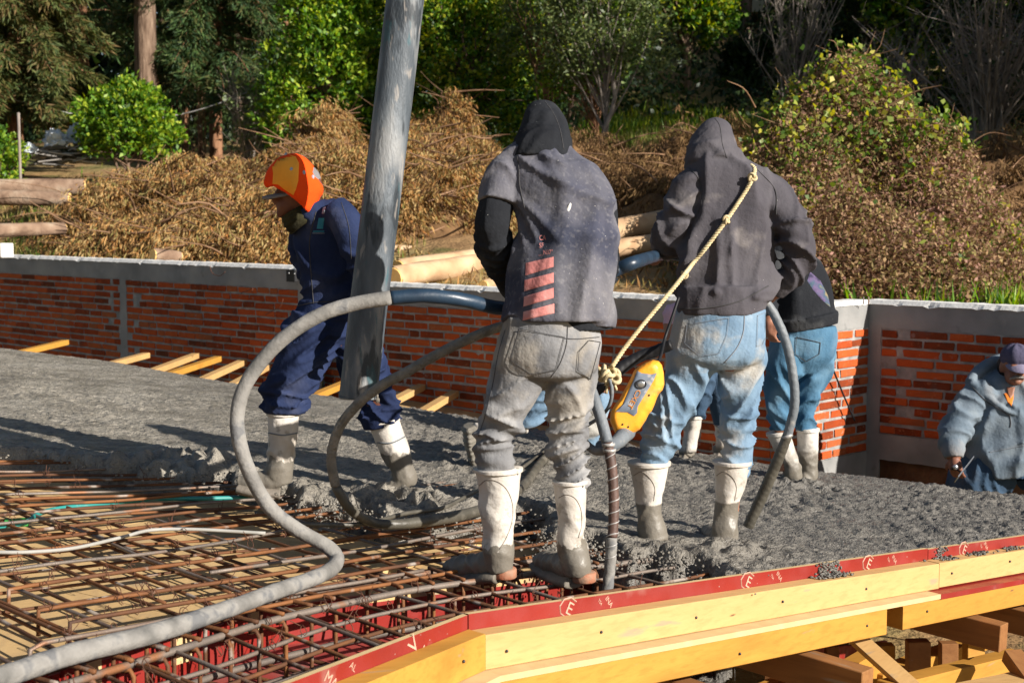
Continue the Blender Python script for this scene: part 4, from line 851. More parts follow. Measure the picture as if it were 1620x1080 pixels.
b = G(905, 27.5); broad('broadleaf_tree', 'green tree crown filling the top centre behind the airy olive tree', b, 4.2, [((0,0,2.2),(1.5,1.0,1.2)),((-1.1,0,3.0),(1.0,.9,.9)),((1.0,.1,3.2),(1.2,1.0,.9)),((0,0,4.0),(1.6,1.1,.8))], 16000, .115, M['leaf_mid'], 'bark', .08, 'tree', .6, .3, per=16, spread=.13)
b = G(1085, 29.5); broad('broadleaf_tree', 'leafy green tree standing left of the house on the slope', b, 3.9, [((0,0,2.7),(1.0,.9,1.1)),((-.9,0,2.4),(.9,.9,.9)),((.4,0,3.5),(.8,.8,.8)),((-.4,0,3.6),(.9,.9,.7)),((.35,0,1.7),(.75,.7,.6))], 17000, .12, M['leaf_mid'], 'bark', .08, 'tree', .62, .35, per=16, spread=.14)
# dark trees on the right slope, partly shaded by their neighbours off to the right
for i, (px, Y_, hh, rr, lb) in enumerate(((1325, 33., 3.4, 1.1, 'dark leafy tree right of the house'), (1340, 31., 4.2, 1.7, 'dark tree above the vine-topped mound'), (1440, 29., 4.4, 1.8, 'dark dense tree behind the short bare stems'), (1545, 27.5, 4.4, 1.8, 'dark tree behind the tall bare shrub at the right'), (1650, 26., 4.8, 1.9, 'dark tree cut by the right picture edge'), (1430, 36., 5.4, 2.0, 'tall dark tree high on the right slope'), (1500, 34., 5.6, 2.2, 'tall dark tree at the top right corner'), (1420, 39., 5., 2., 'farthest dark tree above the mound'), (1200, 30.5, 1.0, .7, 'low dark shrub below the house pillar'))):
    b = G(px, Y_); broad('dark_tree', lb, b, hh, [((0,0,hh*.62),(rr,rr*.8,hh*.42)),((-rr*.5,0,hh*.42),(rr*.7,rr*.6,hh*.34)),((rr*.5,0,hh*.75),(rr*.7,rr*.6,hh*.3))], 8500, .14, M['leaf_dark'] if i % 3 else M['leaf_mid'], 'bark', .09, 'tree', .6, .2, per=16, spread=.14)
for x_, y_, hh, lb in ((11.5, 16.5, 8.5, 'large tree beyond the right picture edge, nearest'), (14.5, 19.5, 9.5, 'large tree beyond the right picture edge, middle'), (16.5, 24., 9.5, 'large tree beyond the right picture edge, farthest')):
    broad('dark_tree', lb, (x_, y_, float(ground(x_, y_))), hh, [((0,0,hh*.6),(2.6,2.6,hh*.38)),((.8,1.4,hh*.45),(2.,2.2,hh*.32)),((-.8,-.8,hh*.4),(1.8,2.,hh*.3))], 9000, .26, M['leaf_dark'], 'bark', .2, 'tree', .6, .2, per=20)
bare('tall grey leafless shrub below the house at the upper right', G(1248, 26.5), 2.9, .95, 26, 'twig', 500, M['leaf_olive'], .03)
bare('cluster of pale bare stems above the mound', G(1408, 26.0), 1.9, .8, 22, 'twig', 0, None, .022)
bare('broad leafless bush with many straight grey stems at the far right', G(1558, 21.5), 3.0, 1.7, 46, 'twig', 300, M['leaf_dark'], .028)
# forest behind, too deep to tell apart
n = 80000; x_ = RNG.uniform(-21, 20, n); y_ = RNG.uniform(37, 54, n); gx = ground(x_, y_); hh = 8.5+2.5*fbm(x_*.28, y_*.28, 0., 2); f = RNG.random(n); clump = pn(x_*.9, y_*.5, f*6); k = (clump > -.22) & ~((y_ < 46) & (np.abs(x_/y_*FPX+810-1185) < 60))
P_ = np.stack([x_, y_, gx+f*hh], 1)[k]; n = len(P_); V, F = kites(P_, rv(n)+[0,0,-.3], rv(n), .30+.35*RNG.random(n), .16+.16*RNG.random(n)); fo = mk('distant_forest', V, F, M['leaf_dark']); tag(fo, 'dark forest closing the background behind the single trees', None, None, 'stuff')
A = Acc()
for k_ in range(60): x0 = RNG.uniform(-17, 16); y0 = RNG.uniform(35, 48); g_ = float(ground(x0, y0)); A.add(*tube([(x0, y0, g_-.2), (x0+RNG.normal(0,.2), y0, g_+5), (x0+RNG.normal(0,.3), y0, g_+9)], [.15, .11, .07], 6, 6, False))
tag(A.build('distant_trunks', M['bark'], None, True), 'trunks standing in the dark forest far behind', None, None, 'stuff')
n = 60000; x_ = RNG.uniform(-14, 13, n); y_ = RNG.uniform(25, 40, n); k = pn(x_*.7, y_*.7, 3.) > .02; k &= (x_ > -1) | (y_ > 28.5); x_, y_ = x_[k], y_[k]; n = len(x_)
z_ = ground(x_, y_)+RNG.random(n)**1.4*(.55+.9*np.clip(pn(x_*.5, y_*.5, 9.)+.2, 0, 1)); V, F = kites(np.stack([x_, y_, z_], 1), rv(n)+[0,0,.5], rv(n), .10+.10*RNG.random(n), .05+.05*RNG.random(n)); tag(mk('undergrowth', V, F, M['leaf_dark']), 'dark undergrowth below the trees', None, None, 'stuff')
# brush piles of dead conifer boughs
def mound_h(x, y, L_):
    h = np.zeros_like(x)
    for cx, cy, rx, ry, hh in L_: h = np.maximum(h, hh*np.clip(1-((x-cx)/rx)**2-((y-cy)/ry)**2, 0, 1)**.8)
    return h
def XY(px, Y_): return ((px-810)/FPX*Y_, Y_)
BR = [(*XY(270, 17.2), 1.3, 1.2, .38), (*XY(350, 18.6), 1.5, 1.6, .50), (*XY(455, 19.), 1.0, 1.5, .62), (*XY(285, 19.), .8, 1.2, .50), (*XY(515, 21.), .75, 1.2, 1.15), (*XY(420, 16.5), 1.4, 1.3, .45), (*XY(580, 18.5), 1.2, 1.5, .66), (*XY(690, 19.8), .9, 1.4, .98), (*XY(705, 21.2), .55, 1.0, 1.30), (*XY(660, 17.2), 1.3, 1.3, .62), (*XY(780, 18.5), 1.0, 1.4, .72), (*XY(180, 19.), .9, 1.2, .45)]
BD = [(*XY(1000, 18.), 1.4, 1.5, .75), (*XY(1040, 16.), 1.0, 1.2, .65), (*XY(1100, 19.), 1.5, 1.4, .95), (*XY(900, 20.), 1.2, 1.3, .8), (*XY(1620, 15.2), 1.4, 1.6, .75), (*XY(1560, 17.5), 1.4, 1.5, .9)]
def brush(name, label, L_, n, mat, leng, sticks, stuff_under):
    x0 = min(c[0]-c[2] for c in L_); x1 = max(c[0]+c[2] for c in L_); y0 = min(c[1]-c[3] for c in L_); y1 = max(c[1]+c[3] for c in L_)
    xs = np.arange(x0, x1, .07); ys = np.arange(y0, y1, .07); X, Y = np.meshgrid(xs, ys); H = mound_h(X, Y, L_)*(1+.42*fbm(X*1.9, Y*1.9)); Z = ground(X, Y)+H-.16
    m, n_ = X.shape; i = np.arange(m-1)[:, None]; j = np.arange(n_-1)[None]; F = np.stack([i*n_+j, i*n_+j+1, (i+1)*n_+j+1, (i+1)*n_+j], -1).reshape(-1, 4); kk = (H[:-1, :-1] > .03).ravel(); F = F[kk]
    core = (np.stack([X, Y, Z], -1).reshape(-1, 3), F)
    # drooping tufts: many short tapering blades hanging from bough points
    nt_ = n//14; X = []; 
    while sum(len(a) for a in X) < nt_:
        q = np.stack([RNG.uniform(x0, x1, nt_), RNG.uniform(y0, y1, nt_)], 1); h = mound_h(q[:, 0], q[:, 1], L_); X.append(q[(h > .05) & (pn(q[:, 0]*3.2, q[:, 1]*3.2, 7.)+.35*pn(q[:, 0]*9, q[:, 1]*9, 7.) > -.26)])
    q = np.vstack(X)[:nt_]; h = mound_h(q[:, 0], q[:, 1], L_)*(1+.42*fbm(q[:, 0]*1.9, q[:, 1]*1.9)); h = h+.10*np.clip(pn(q[:, 0]*4.5, q[:, 1]*4.5, 2.), -.2, 1)*2; c = np.stack([q[:, 0], q[:, 1], ground(q[:, 0], q[:, 1])+h+RNG.normal(.0, .05, nt_)], 1)
    ang = np.arctan2(fbm(q[:, 0]*.8, q[:, 1]*.8, 3.), fbm(q[:, 0]*.8+9, q[:, 1]*.8, 6.))+RNG.normal(0, .6, nt_); d = np.stack([np.cos(ang), np.sin(ang), np.full(nt_, -.15)], 1)
    i = np.repeat(np.arange(nt_), 14); s_ = RNG.random(len(i)); P_ = c[i]+d[i]*(s_*.32)[:, None]+RNG.normal(0, .025, (len(i), 3)); P_[:, 2] -= s_**2*.06; n2 = len(i)
    D_ = d[i]*.5+RNG.normal(0, .38, (n2, 3))+[0, 0, -.75]; V, F = kites(P_, D_, rv(n2), leng*(.6+.8*RNG.random(n2)), leng*.20*(.7+.6*RNG.random(n2)))
    t = thing(name, label, 'brush pile', tuple(c.mean(0))); tag(mk('boughs', V, F, mat, t), kind='stuff'); tag(mk('litter', core[0], core[1], M['earth'], t, True), kind='stuff')
    A = Acc()
    for k_ in range(sticks):
        q = c[RNG.integers(0, nt_)]; a = RNG.random()*6.28; L2 = .25+.9*RNG.random()**2; e = q+np.array([math.cos(a)*L2, math.sin(a)*L2, RNG.uniform(-.05, .42)*L2]); r_ = RNG.uniform(.005, .017); A.add(*tube([q, (q+e)/2+RNG.normal(0, .05, 3), e], [r_, r_*.7, r_*.3], 4, 6, False))
    tag(A.build('sticks', M['stick'], t, True), kind='stuff'); return t
brush('brush_pile', 'long heap of dead tan conifer boughs behind the left wall and the pump pipe', BR, 200000, M['dead'], .085, 620, 1)
brush('brush_pile', 'darker heap of dead brown brush between and right of the hooded workers', BD, 60000, M['dead_dark'], .08, 120, 1)
n = 26000; q = np.stack([RNG.uniform(-7.5, 4, n), RNG.uniform(13, 24, n)], 1); k = (ground(q[:, 0], q[:, 1]) > 0) & (mound_h(q[:, 0], q[:, 1], BR) < .1) & (pn(q[:, 0]*.9, q[:, 1]*.9) > -.1); q = q[k]; n = len(q)
V, F = kites(np.stack([q[:, 0], q[:, 1], ground(q[:, 0], q[:, 1])], 1), RNG.normal(0, .5, (n, 3))+[0, 0, .6], rv(n), .05+.10*RNG.random(n), .010+.014*RNG.random(n)); tag(mk('needle_litter', V, F, M['dead']), 'dry needles and straw littering the slope', None, None, 'stuff')
# grass
def grass(name, label, cx, cy, rx, ry, n, h, mat):
    q = RNG.normal(0, .5, (n, 2))*[rx, ry]+[cx, cy]; k = ground(q[:, 0], q[:, 1]) > 0; q = q[k]; n = len(q); k = pn(q[:, 0]*2.2, q[:, 1]*2.2) > -.18; q = q[k]; n = len(q)
    V, F = kites(np.stack([q[:, 0], q[:, 1], ground(q[:, 0], q[:, 1])], 1), RNG.normal(0, .28, (n, 3))+[0, 0, 1.], rv(n), h*(.5+.8*RNG.random(n)), h*.10*np.ones(n)); tag(mk(name, V, F, mat), label, None, None, 'stuff')
grass('grass', 'green and straw grass tufts behind the left wall', -5.0, 16.2, 3.2, 2.0, 5200, .13, M['grass']); grass('grass', 'pale dry grass around the left logs', -6., 19.5, 2.5, 2.6, 5200, .14, M['grass'])
grass('grass', 'grass on the ledge below the slim tree', 1.7, 23.4, 4.0, 1.6, 9000, .17, M['grass']); grass('grass', 'tall green weeds behind the right wall', *XY(1570, 12.6), 1.3, .9, 1500, .26, M['leaf_bright']); grass('grass', 'green grass under the trees right of the black hood', 2.2, 25.6, 5., 2., 8000, .26, M['leaf_mid']); grass('grass', 'green clump on the right slope', *XY(1610, 20.), 1.3, 1.4, 1500, .3, M['leaf_bright'])
# vine-topped scrub mound at the right
MD = [(*XY(1330, 15.2), 1.25, 1.5, 2.55), (*XY(1255, 14.6), 1.0, 1.3, 1.85), (*XY(1420, 14.8), 1.1, 1.4, 1.95), (*XY(1190, 14.5), .8, 1.1, 1.45), (*XY(1490, 14.), .9, 1.2, 1.25), (*XY(1300, 13.4), 1.5, 1.0, 1.05), (*XY(1430, 13.), 1.2, .9, .75)]
MD = [(a, b, c, d, e*.74) for a, b, c, d, e in MD]; x0, x1, y0, y1 = 1.6, 6.0, 11.8, 16.8
t = thing('scrub_mound', 'large mound of dry brown scrub at the right with green vine leaves on its top', 'shrub', (3.6, 14.6, .9))
def mh(x, y): return mound_h(x, y, MD)*(1+.16*fbm(x*1.5, y*1.5)+.05*fbm(x*6, y*6))
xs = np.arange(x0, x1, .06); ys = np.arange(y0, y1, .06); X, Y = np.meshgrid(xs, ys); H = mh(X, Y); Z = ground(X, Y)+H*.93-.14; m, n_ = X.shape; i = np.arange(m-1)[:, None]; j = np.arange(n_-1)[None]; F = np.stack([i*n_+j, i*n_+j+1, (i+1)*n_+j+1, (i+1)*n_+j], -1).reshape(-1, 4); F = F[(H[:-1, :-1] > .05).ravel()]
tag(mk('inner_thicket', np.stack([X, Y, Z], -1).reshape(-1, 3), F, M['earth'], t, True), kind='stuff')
def on_mound(n, zlo=0., zhi=9.):
    out = []; tot = 0
    while tot < n:
        q = np.stack([RNG.uniform(x0, x1, n), RNG.uniform(y0, y1, n)], 1); h = mh(q[:, 0], q[:, 1]); hx = mh(q[:, 0]+.05, q[:, 1])-h; hy = mh(q[:, 0], q[:, 1]+.05)-h; st_ = np.sqrt(1+(hx/.05)**2+(hy/.05)**2)
        k = (h > .08) & (RNG.random(n)*4 < st_) & (h > zlo) & (h < zhi); out.append(np.stack([q[:, 0], q[:, 1], ground(q[:, 0], q[:, 1])+h], 1)[k]); tot += k.sum()
    return np.vstack(out)[:n]
P_ = on_mound(70000); n = len(P_); P_ = P_+RNG.normal(0, .045, (n, 3)); V, F = kites(P_, rv(n)+[-.1,-.3,.2], rv(n), .025+.04*RNG.random(n), .014+.022*RNG.random(n)); tag(mk('dry_leaves', V, F, M['scrub'], t), kind='stuff')
P_ = on_mound(5200, .2, 1.9); n = len(P_); k = pn(P_[:, 0]*1.6, P_[:, 1]*1.6, P_[:, 2]*1.6) > .12; P_ = P_[k]+RNG.normal(0, .05, (k.sum(), 3)); n = len(P_); V, F = kites(P_, rv(n)+[-.1,-.4,.1], rv(n), .04+.05*RNG.random(n), .03+.035*RNG.random(n)); tag(mk('green_sprigs', V, F, M['leaf_vine'], t), kind='stuff')
P_ = on_mound(3000, 1.1, 9.); n = len(P_); V, F = kites(P_+RNG.normal(0, .09, (n, 3))+[-.02,-.05,.05], rv(n)*.7+[0,-.5,-.3], rv(n), .045+.045*RNG.random(n), .035+.04*RNG.random(n)); tag(mk('vine_leaves', V, F, M['leaf_vine'], t), kind='stuff')
A = Acc()
for k_ in range(26):
    q = on_mound(4, .6)[0]; a = RNG.uniform(0, 6.28); L2 = RNG.uniform(.35, .9); e = q+np.array([math.cos(a)*L2, -.25*L2, RNG.uniform(.05, .6)*L2]); A.add(*tube([q, (q+e)/2+np.array([0, 0, .12*L2]), e+np.array([0,0,-.12*L2])], [.008, .006, .002], 4, 10, False))
for k_ in range(330):
    q = on_mound(4)[0]; e = q+np.array([RNG.normal(0, .22), -abs(RNG.normal(0, .1)), RNG.normal(.08, .16)]); A.add(*tube([q, (q+e)/2+RNG.normal(0, .04, 3), e], [.006, .004, .002], 3, 6, False))
for a_, b_ in (((1195, 170), (1150, 128)), ((1400, 170), (1490, 135)), ((1390, 195), (1485, 197)), ((1275, 330), (1300, 260)), ((1380, 250), (1385, 215)), ((1520, 250), (1500, 178))):
    A.add(*tube([at(*a_, 14.4), (at(*a_, 14.4)+at(*b_, 14.2))/2+Vector((.03, 0, .05)), at(*b_, 14.2)], [.012, .008, .003], 4, 8, False))
tag(A.build('twigs', M['stick'], t, True), kind='stuff')
# logs
def log(label, a, b, r, mat, knots=(), group=None, end='log_end', taper=.9):
    a, b = Vector(a), Vector(b); t = thing('log', label, 'log', tuple(a), group); d = (b-a).normalized()
    V, F = tube([a, a*.6+b*.4+Vector((0,0,r*.12)), b], [r, r*.96, r*taper], 16, 22, False, (lambda i, th: 1+.05*np.sin(th*3+i*.35)+.03*np.sin(th*7-i*.5))); mk('bark', V, F, M[mat], t, True)
    for p, q_, rr in ((a, -1, r), (b, 1, r*taper)): V, F = tube([p+d*q_*.0, p+d*q_*.012], [rr*.97, rr*.90], 14); mk('cut_face', V, F, M[end], t)
    for f, ang, ln in knots:
        c = a+(b-a)*f; s_ = d.cross(Vector((0, 0, 1))).normalized(); u = s_.cross(d); o_ = (s_*math.cos(ang)+u*math.sin(ang)); V, F = tube([c+o_*r*.6, c+o_*(r+ln)], [r*.36, r*.30], 10); A = Acc(); A.add(V, F[:-1]); A.add(*tube([c+o_*(r+ln), c+o_*(r+ln+.006)], [r*.30, r*.28], 10), 1); A.build('branch_stub', [M['log_bark'], M['log_end']], t)
    return t
def LP(px, py, Y_): return at(px, py, Y_)
log('upper bark-covered log with several cut branch ends at the left edge', LP(-60, 300, 20.0), LP(134, 297, 20.4), .135, 'log_bark', [(.5, -2.6, .03), (.36, 2.4, .03), (.72, 2.7, .02), (.84, 3.0, .04), (.93, 2.8, .02), (.62, -2.5, .05)])
log('lower log of the knotty pair at the left, half hidden in its shade', LP(-60, 312, 19.7), LP(110, 316, 19.8), .11, 'log_bark', [(.55, 3.4, .05), (.8, 3.0, .02)])
log('brown log lying alone near the wall at the left edge with a pale cut end', LP(-20, 366, 16.7), LP(100, 362, 17.6), .085, 'log_bark', [(.1, 3.2, .05)])
log('biggest peeled log behind the wall, its orange cut end beside the pump pipe', LP(622, 441, 13.4), LP(785, 414, 15.0), .112, 'log_bare')
log('peeled log lying on top of the biggest one right of the pump pipe', LP(630, 426, 14.0), LP(780, 404, 15.3), .095, 'log_bare')
log('thin peeled log at the back of the stack by the pump pipe', LP(560, 396, 15.6), LP(690, 402, 15.8), .08, 'log_bare')
log('short peeled log behind the stack by the pump pipe', LP(570, 382, 16.2), LP(648, 375, 16.6), .06, 'log_bare')
log('small log whose ochre end peeks out left of the black sleeve', LP(765, 452, 13.4), LP(830, 440, 14.2), .055, 'log_bare')
log('pale peeled log between the two hooded workers, upper one', LP(955, 370, 14.7), LP(1090, 342, 15.2), .12, 'log_bare'); log('pale peeled log between the two hooded workers, lower one', LP(950, 398, 14.3), LP(1080, 378, 14.7), .095, 'log_bare')
log('short stump piece with a bright ochre cut end just above the left wall', LP(243, 404, 15.0), LP(284, 408, 15.2), .075, 'log_bark', end='log_end'); log('round log end lying in the brush left of the orange hood', LP(340, 292, 18.6), LP(372, 290, 19.4), .05, 'log_bark')
# slab pile with crumpled plastic
t = thing('slab_pile', 'pile of thin grey slabs under crumpled plastic at the left', 'pile', tuple(G(95, 22.8)))
for k_ in range(46):
    c = at(random.uniform(48, 150), random.uniform(234, 262), 22.6+random.random()*.6); V, F = box(c, (random.uniform(.08, .22), random.uniform(-.05, .05), random.uniform(-.04, .04)), (0, .12, .0), (random.uniform(-.01,.01), 0, .011)); mk('slab', V, F, M['slate'], t)
def crumple(label, px, py, Y_, w_, h_):
    c = at(px, py, Y_); th = np.linspace(0, 2*np.pi, 40, endpoint=False); ph = np.linspace(.05, 1.9, 22); r_ = 1+.55*pn(np.cos(th)[None]*1.8+px, np.sin(th)[None]*1.8, ph[:, None]*1.9)+.28*pn(np.cos(th)[None]*5, np.sin(th)[None]*5+px, ph[:, None]*5)
    V = np.stack([np.sin(ph)[:, None]*np.cos(th)*w_*r_, np.sin(ph)[:, None]*np.sin(th)*w_*.8*r_, np.cos(ph)[:, None]*h_*r_], -1)+np.array(c); Vv, F = grid_faces(V); tag(mk('plastic_sheet', Vv, F, M['plastic_sheet'], None, False), label, 'plastic sheet')
crumple('white crumpled plastic sheet on the slab pile, left one', 88, 226, 22.7, .19, .17); crumple('largest crumpled plastic sheet on the slab pile beside the green bush', 124, 220, 22.9, .19, .22); crumple('small lump of white plastic left of the slab pile', 47, 238, 22.6, .10, .10)
# overhead cable
P_ = [at(-40, 138, 24.), at(60, 168, 24.), at(190, 192, 24.5), at(280, 182, 25.), at(340, 166, 25.), at(392, 146, 25.2)]
tag(mk('cable', *tube(P_, .011, 5, 50), M['strap'], None, True), 'pale cable sagging between the trees at the left', 'cable')
# house on the slope
hb = at(1185, 72, 40.); t = thing('house', 'cream house on stilts with a dark balcony at the top right of the slope', 'house', tuple(hb))
def hbx(x0, x1, y0, y1, Ya, Yb, mat, nm):
    a = at(x0, y1, Ya); b = at(x1, y0, Ya); c = Vector(((a.x+b.x)/2, (Ya+Yb)/2, (a.z+b.z)/2)); V, F = box(c, ((b.x-a.x)/2, 0, 0), (0, (Yb-Ya)/2, 0), (0, 0, (b.z-a.z)/2)); return mk(nm, V, F, M[mat], t)
hbx(1181, 1218, -60, 19, 40, 44, 'stucco', 'wall'); hbx(1140, 1181, -60, -2, 42, 44, 'house_dark', 'wall'); hbx(1146, 1181, 14, 21, 39.9, 42.5, 'red_trim', 'balcony_slab'); hbx(1148, 1181, 6, 14, 40.2, 40.25, 'house_dark', 'balcony_parapet'); hbx(1160, 1179, -20, 12, 41.9, 41.95, 'glass_blue', 'window')
hbx(1152, 1164, 21, 66, 40.3, 40.7, 'blue_post', 'pillar'); hbx(1165, 1216, 20, 72, 42.5, 44, 'house_dark', 'undercroft'); hbx(1146, 1230, 68, 84, 39.5, 44, 'house_dark', 'terrace_wall')
for k_ in range(7): x_ = 1150+k_*5; hbx(x_, x_+.8, -3, 7, 40.2, 40.22, 'house_dark', 'railing_bar')
hbx(1148, 1181, -4, -2.5, 40.2, 40.24, 'house_dark', 'railing')
# ------------------------------------------------------------------ people
def person(label, loc): return thing('person', label, 'person', tuple(loc))
KNEE = lambda a=.010, u0=.3, u1=.7, s=1.: fold(a, 4.5, 17, u0, u1, .6, s)
def stack_(a, u0, u1, s, kl=24): return fold(a, 4., kl, u0, u1, .5, s, 1.4)
def drape(a, s, ka=7., kl=2.2, sh=.8, u0=0., u1=1.): return fold(a, ka, kl, u0, u1, sh, s, 1.5)
def body(t, specs, Y0, extra=(), voxel=.014, mat='skin', shrink=.78):
    parts = [gt(s_, Y0, .8, (), 28, .02, shrink, max(p[2] for p in s_) >= 100) for s_ in specs]+list(extra)
    return fuse('body', parts, M[mat], t, voxel, 2)
def hand(c, d, n, size=.185, curl=.7, thumb=1):
    """closed parts of one hand: wrist at c, pointing along d, back of the hand facing n"""
    c, d, n = Vector(c), Vector(d).normalized(), Vector(n); s_ = d.cross(n).normalized(); n = s_.cross(d).normalized(); P_ = []; k = size/.185
    P_.append(tube([c-d*.03*k, c+d*.02*k, c+d*.055*k, c+d*.085*k], [.026*k, .030*k, .036*k, .030*k], 12, 12)); M_ = Matrix((s_, d, n)).transposed(); P_.append(ell(c+d*.055*k, (.042*k, .048*k, .016*k), M_, 14, 9))
    for i, (o, L_) in enumerate(((-.030, .068), (-.010, .078), (.010, .072), (.029, .056))):
        b = c+d*.088*k+s_*o*k; a = curl*(1+.08*i); p = [b-d*.02*k]; dirn = d.copy(); q = b
        for j, f in enumerate((.42, .33, .25)): 
            dirn = (dirn*math.cos(a*(.6+.25*j))-n*math.sin(a*(.6+.25*j))).normalized(); p.append(q); q = q+dirn*L_*f*k
        p.append(q); P_.append(tube(p, [.0095*k, .0095*k, .0088*k, .0082*k, .0068*k], 8, 12))
    th = c+d*.03*k-s_*.030*k*thumb; e1 = th+(d*.5-s_*.75*thumb-n*.25).normalized()*.032*k; e2 = e1+(d*.85-s_*.1*thumb-n*.5).normalized()*.030*k
    P_.append(tube([c+d*.02*k-s_*.012*k*thumb, th, e1, e2], [.014*k, .0125*k, .0105*k, .0082*k], 8, 12)); return P_
def wellie(name, t, Y0, shaft, foot, mat, sole='sole_mud', rimw=1.04, heel=None, rings=0, ratio=1.05):
    """rubber boot: shaft tube down to the heel, foot tube from heel to toe, raised rim"""
    fs = [fold(.004, 5, 9, .35, .85, .5, shaft[0][0]*.013)]
    if rings: fs.append(fold(.0055, .3, 42, .86, 1., 0, 2.)) 
    pr = [gt(shaft, Y0, ratio, fs, 48, .006)]+[gt(foot, Y0, .75, (fold(.004, 9, 16, 0, 1, 0, 3.),), 36, .006)]
    b = fuse(name, pr, M[mat], t, .0065, 2, lambda co: .0022*fbm(co[:, 0]*22, co[:, 1]*22, co[:, 2]*22, 2))
    p0, p1 = shaft[0], shaft[1]; r_ = gt([(p0[0], p0[1]-1, p0[2]*rimw, p0[3]), (p0[0]+(p1[0]-p0[0])*.06, p0[1]+4, p0[2]*rimw, p0[3])], Y0, ratio, (), 40, .003); mk('boot_rim', *r_, M[mat], b, True)
    f0, f1 = foot[0], foot[-1]; so = [(f[0], f[1]+f[2]*.40, f[2]*.0+12+f[2]*.25, f[3], 2.3) for f in foot]
    fuse('sole', [gt(so, Y0, 2.2, (), 30, .008)], M[sole], b, .006, 1)
    return b

# ---- worker in the faded T-shirt (nearest)
Y0 = 5.0
t = person('worker in faded black T-shirt over a black hood, muddy grey jeans and white boots', on(800, 915)); W2 = t
torso = [(862,228,66,.20,.85),(858,240,112,.18,.75),(862,262,150,.16,.66),(882,300,172,.12,.62),(892,340,162,.09,.62),(891,380,160,.06,.62),(885,425,168,.03,.64),(882,470,170,.01,.66),(882,509,174,0,.68),(882,530,174,0,.68)]
legL = [(845,548,100,.01,1.0),(826,585,98,.0,.95),(815,612,88,-.01,.95),(800,650,76,-.01,.95),(783,690,66,0,.95),(782,722,64,0,.95),(785,752,60,0,.95)]
legR = [(905,548,92,.03,1.),(905,585,84,.03,.95),(901,620,76,.02,.95),(897,660,66,.02,.95),(896,700,62,.02,.95),(902,738,56,.02,.95),(905,775,50,.02,.95)]
pelvis = [(872,500,152,0,.66),(872,512,155,0,.68),(869,540,166,0,.72),(864,566,170,0,.72),(862,590,160,0,.68),(862,600,120,0,.6)]
armL = [(818,258,44,.16,.9),(795,300,52,.12,1.),(782,345,56,.08,1.),(781,380,54,.10,1.),(790,415,44,.18,1.),(806,450,38,.30,1.),(830,476,32,.42,1.)]
armR = [(935,285,50,.18,.9),(950,330,54,.15,1.),(956,372,46,.14,1.),(956,415,42,.2,1.),(950,455,38,.3,1.),(935,485,32,.38,1.)]
hL = at(838, 484, Y0+.47); hR = at(930, 492, Y0+.42)
body(t, [[p[:] for p in torso[:-1]], legL, legR, pelvis, armL, armR, [(785,752,44,0),(785,860,40,0),(780,900,40,0)], [(905,775,40,.02),(905,860,40,.02),(905,900,40,.02)], [(858,240,50,.2),(858,214,50,.24)]], Y0, [ell(at(860, 212, Y0+.24), (.070, .085, .095))]+hand(hL, (.2, .6, -.3), (-.5, .1, .8))+hand(hR, (-.2, .5, -.3), (.5, .1, .8), thumb=-1))
jn = fuse('jeans', [gt(pelvis, Y0, .7, (drape(.006, 3.),), flat=True), gt(legL, Y0, .95, (stack_(.015, .48, .80, 1.), fold(.008, 4, 9, .18, .55, 1.2, 2.), stack_(.006, .8, 1., 5., 30))), gt(legR, Y0, .95, (stack_(.015, .42, .97, 8.), fold(.008, 4, 8, .18, .5, 1.2, 6.)))], M['jeans_grey'], t, .0068, 1)
bj = bvh(jn)
for P_ in (((822,520),(868,529),(893,533),(880,585),(840,592),(807,570)), ((932,538),(950,541),(945,560),(934,600),(914,586),(916,556))):
    patch('pocket', P_, bj, M['jeans_grey'], jn, .0045, 5, 6); Q = list(P_)+[P_[0]]
    for a_, b_ in zip(Q[:-1], Q[1:]): seam('stitching', (a_, b_), bj, .0011, M['stitch_dark'], jn, .006, 14)
seam('seam', ((898,516),(896,545),(886,575),(872,596)), bj, .0016, M['stitch_dark'], jn, .001); seam('seam', ((799,522),(788,560),(779,610),(768,655),(757,690)), bj, .0014, M['stitch_dark'], jn, .001); seam('seam', ((828,524),(860,530),(905,536),(948,533)), bj, .0018, M['stitch_dark'], jn, .001)
hs = fuse('hooded_sweatshirt', [gt(armL, Y0, 1., (stack_(.011, .40, .70, 3., 20), drape(.006, 4.)), 60), gt(armR, Y0, 1., (stack_(.011, .45, .8, 5., 20),), 60), gt([(906,240,60,.2,1.),(895,255,90,.2,.8),(880,262,110,.18,.7)], Y0, .8),
    gt([(858,159,10,.24,1.),(858,163,36,.245,1.),(859,173,56,.255,1.),(860,190,72,.25,1.1),(859,210,84,.235,1.05),(858,226,93,.20,.95),(857,240,103,.16,.85),(857,252,108,.15,.8)], Y0, 1., (fold(.005, 8, 3, .2, 1, 1.5, 2.), fold(.005, 4, 13, .55, 1., 1., 7.)), flat=True),
    gt([(884,480,160,.02,.66),(887,500,164,.02,.66),(889,520,164,.02,.66)], Y0, .66, flat=True)], M['black_hood'], t, .007, 1)
bh = bvh(hs); seam('seam', ((862,160),(876,180),(886,205),(892,236)), bh, .0014, M['stitch_dark'], hs, .001)
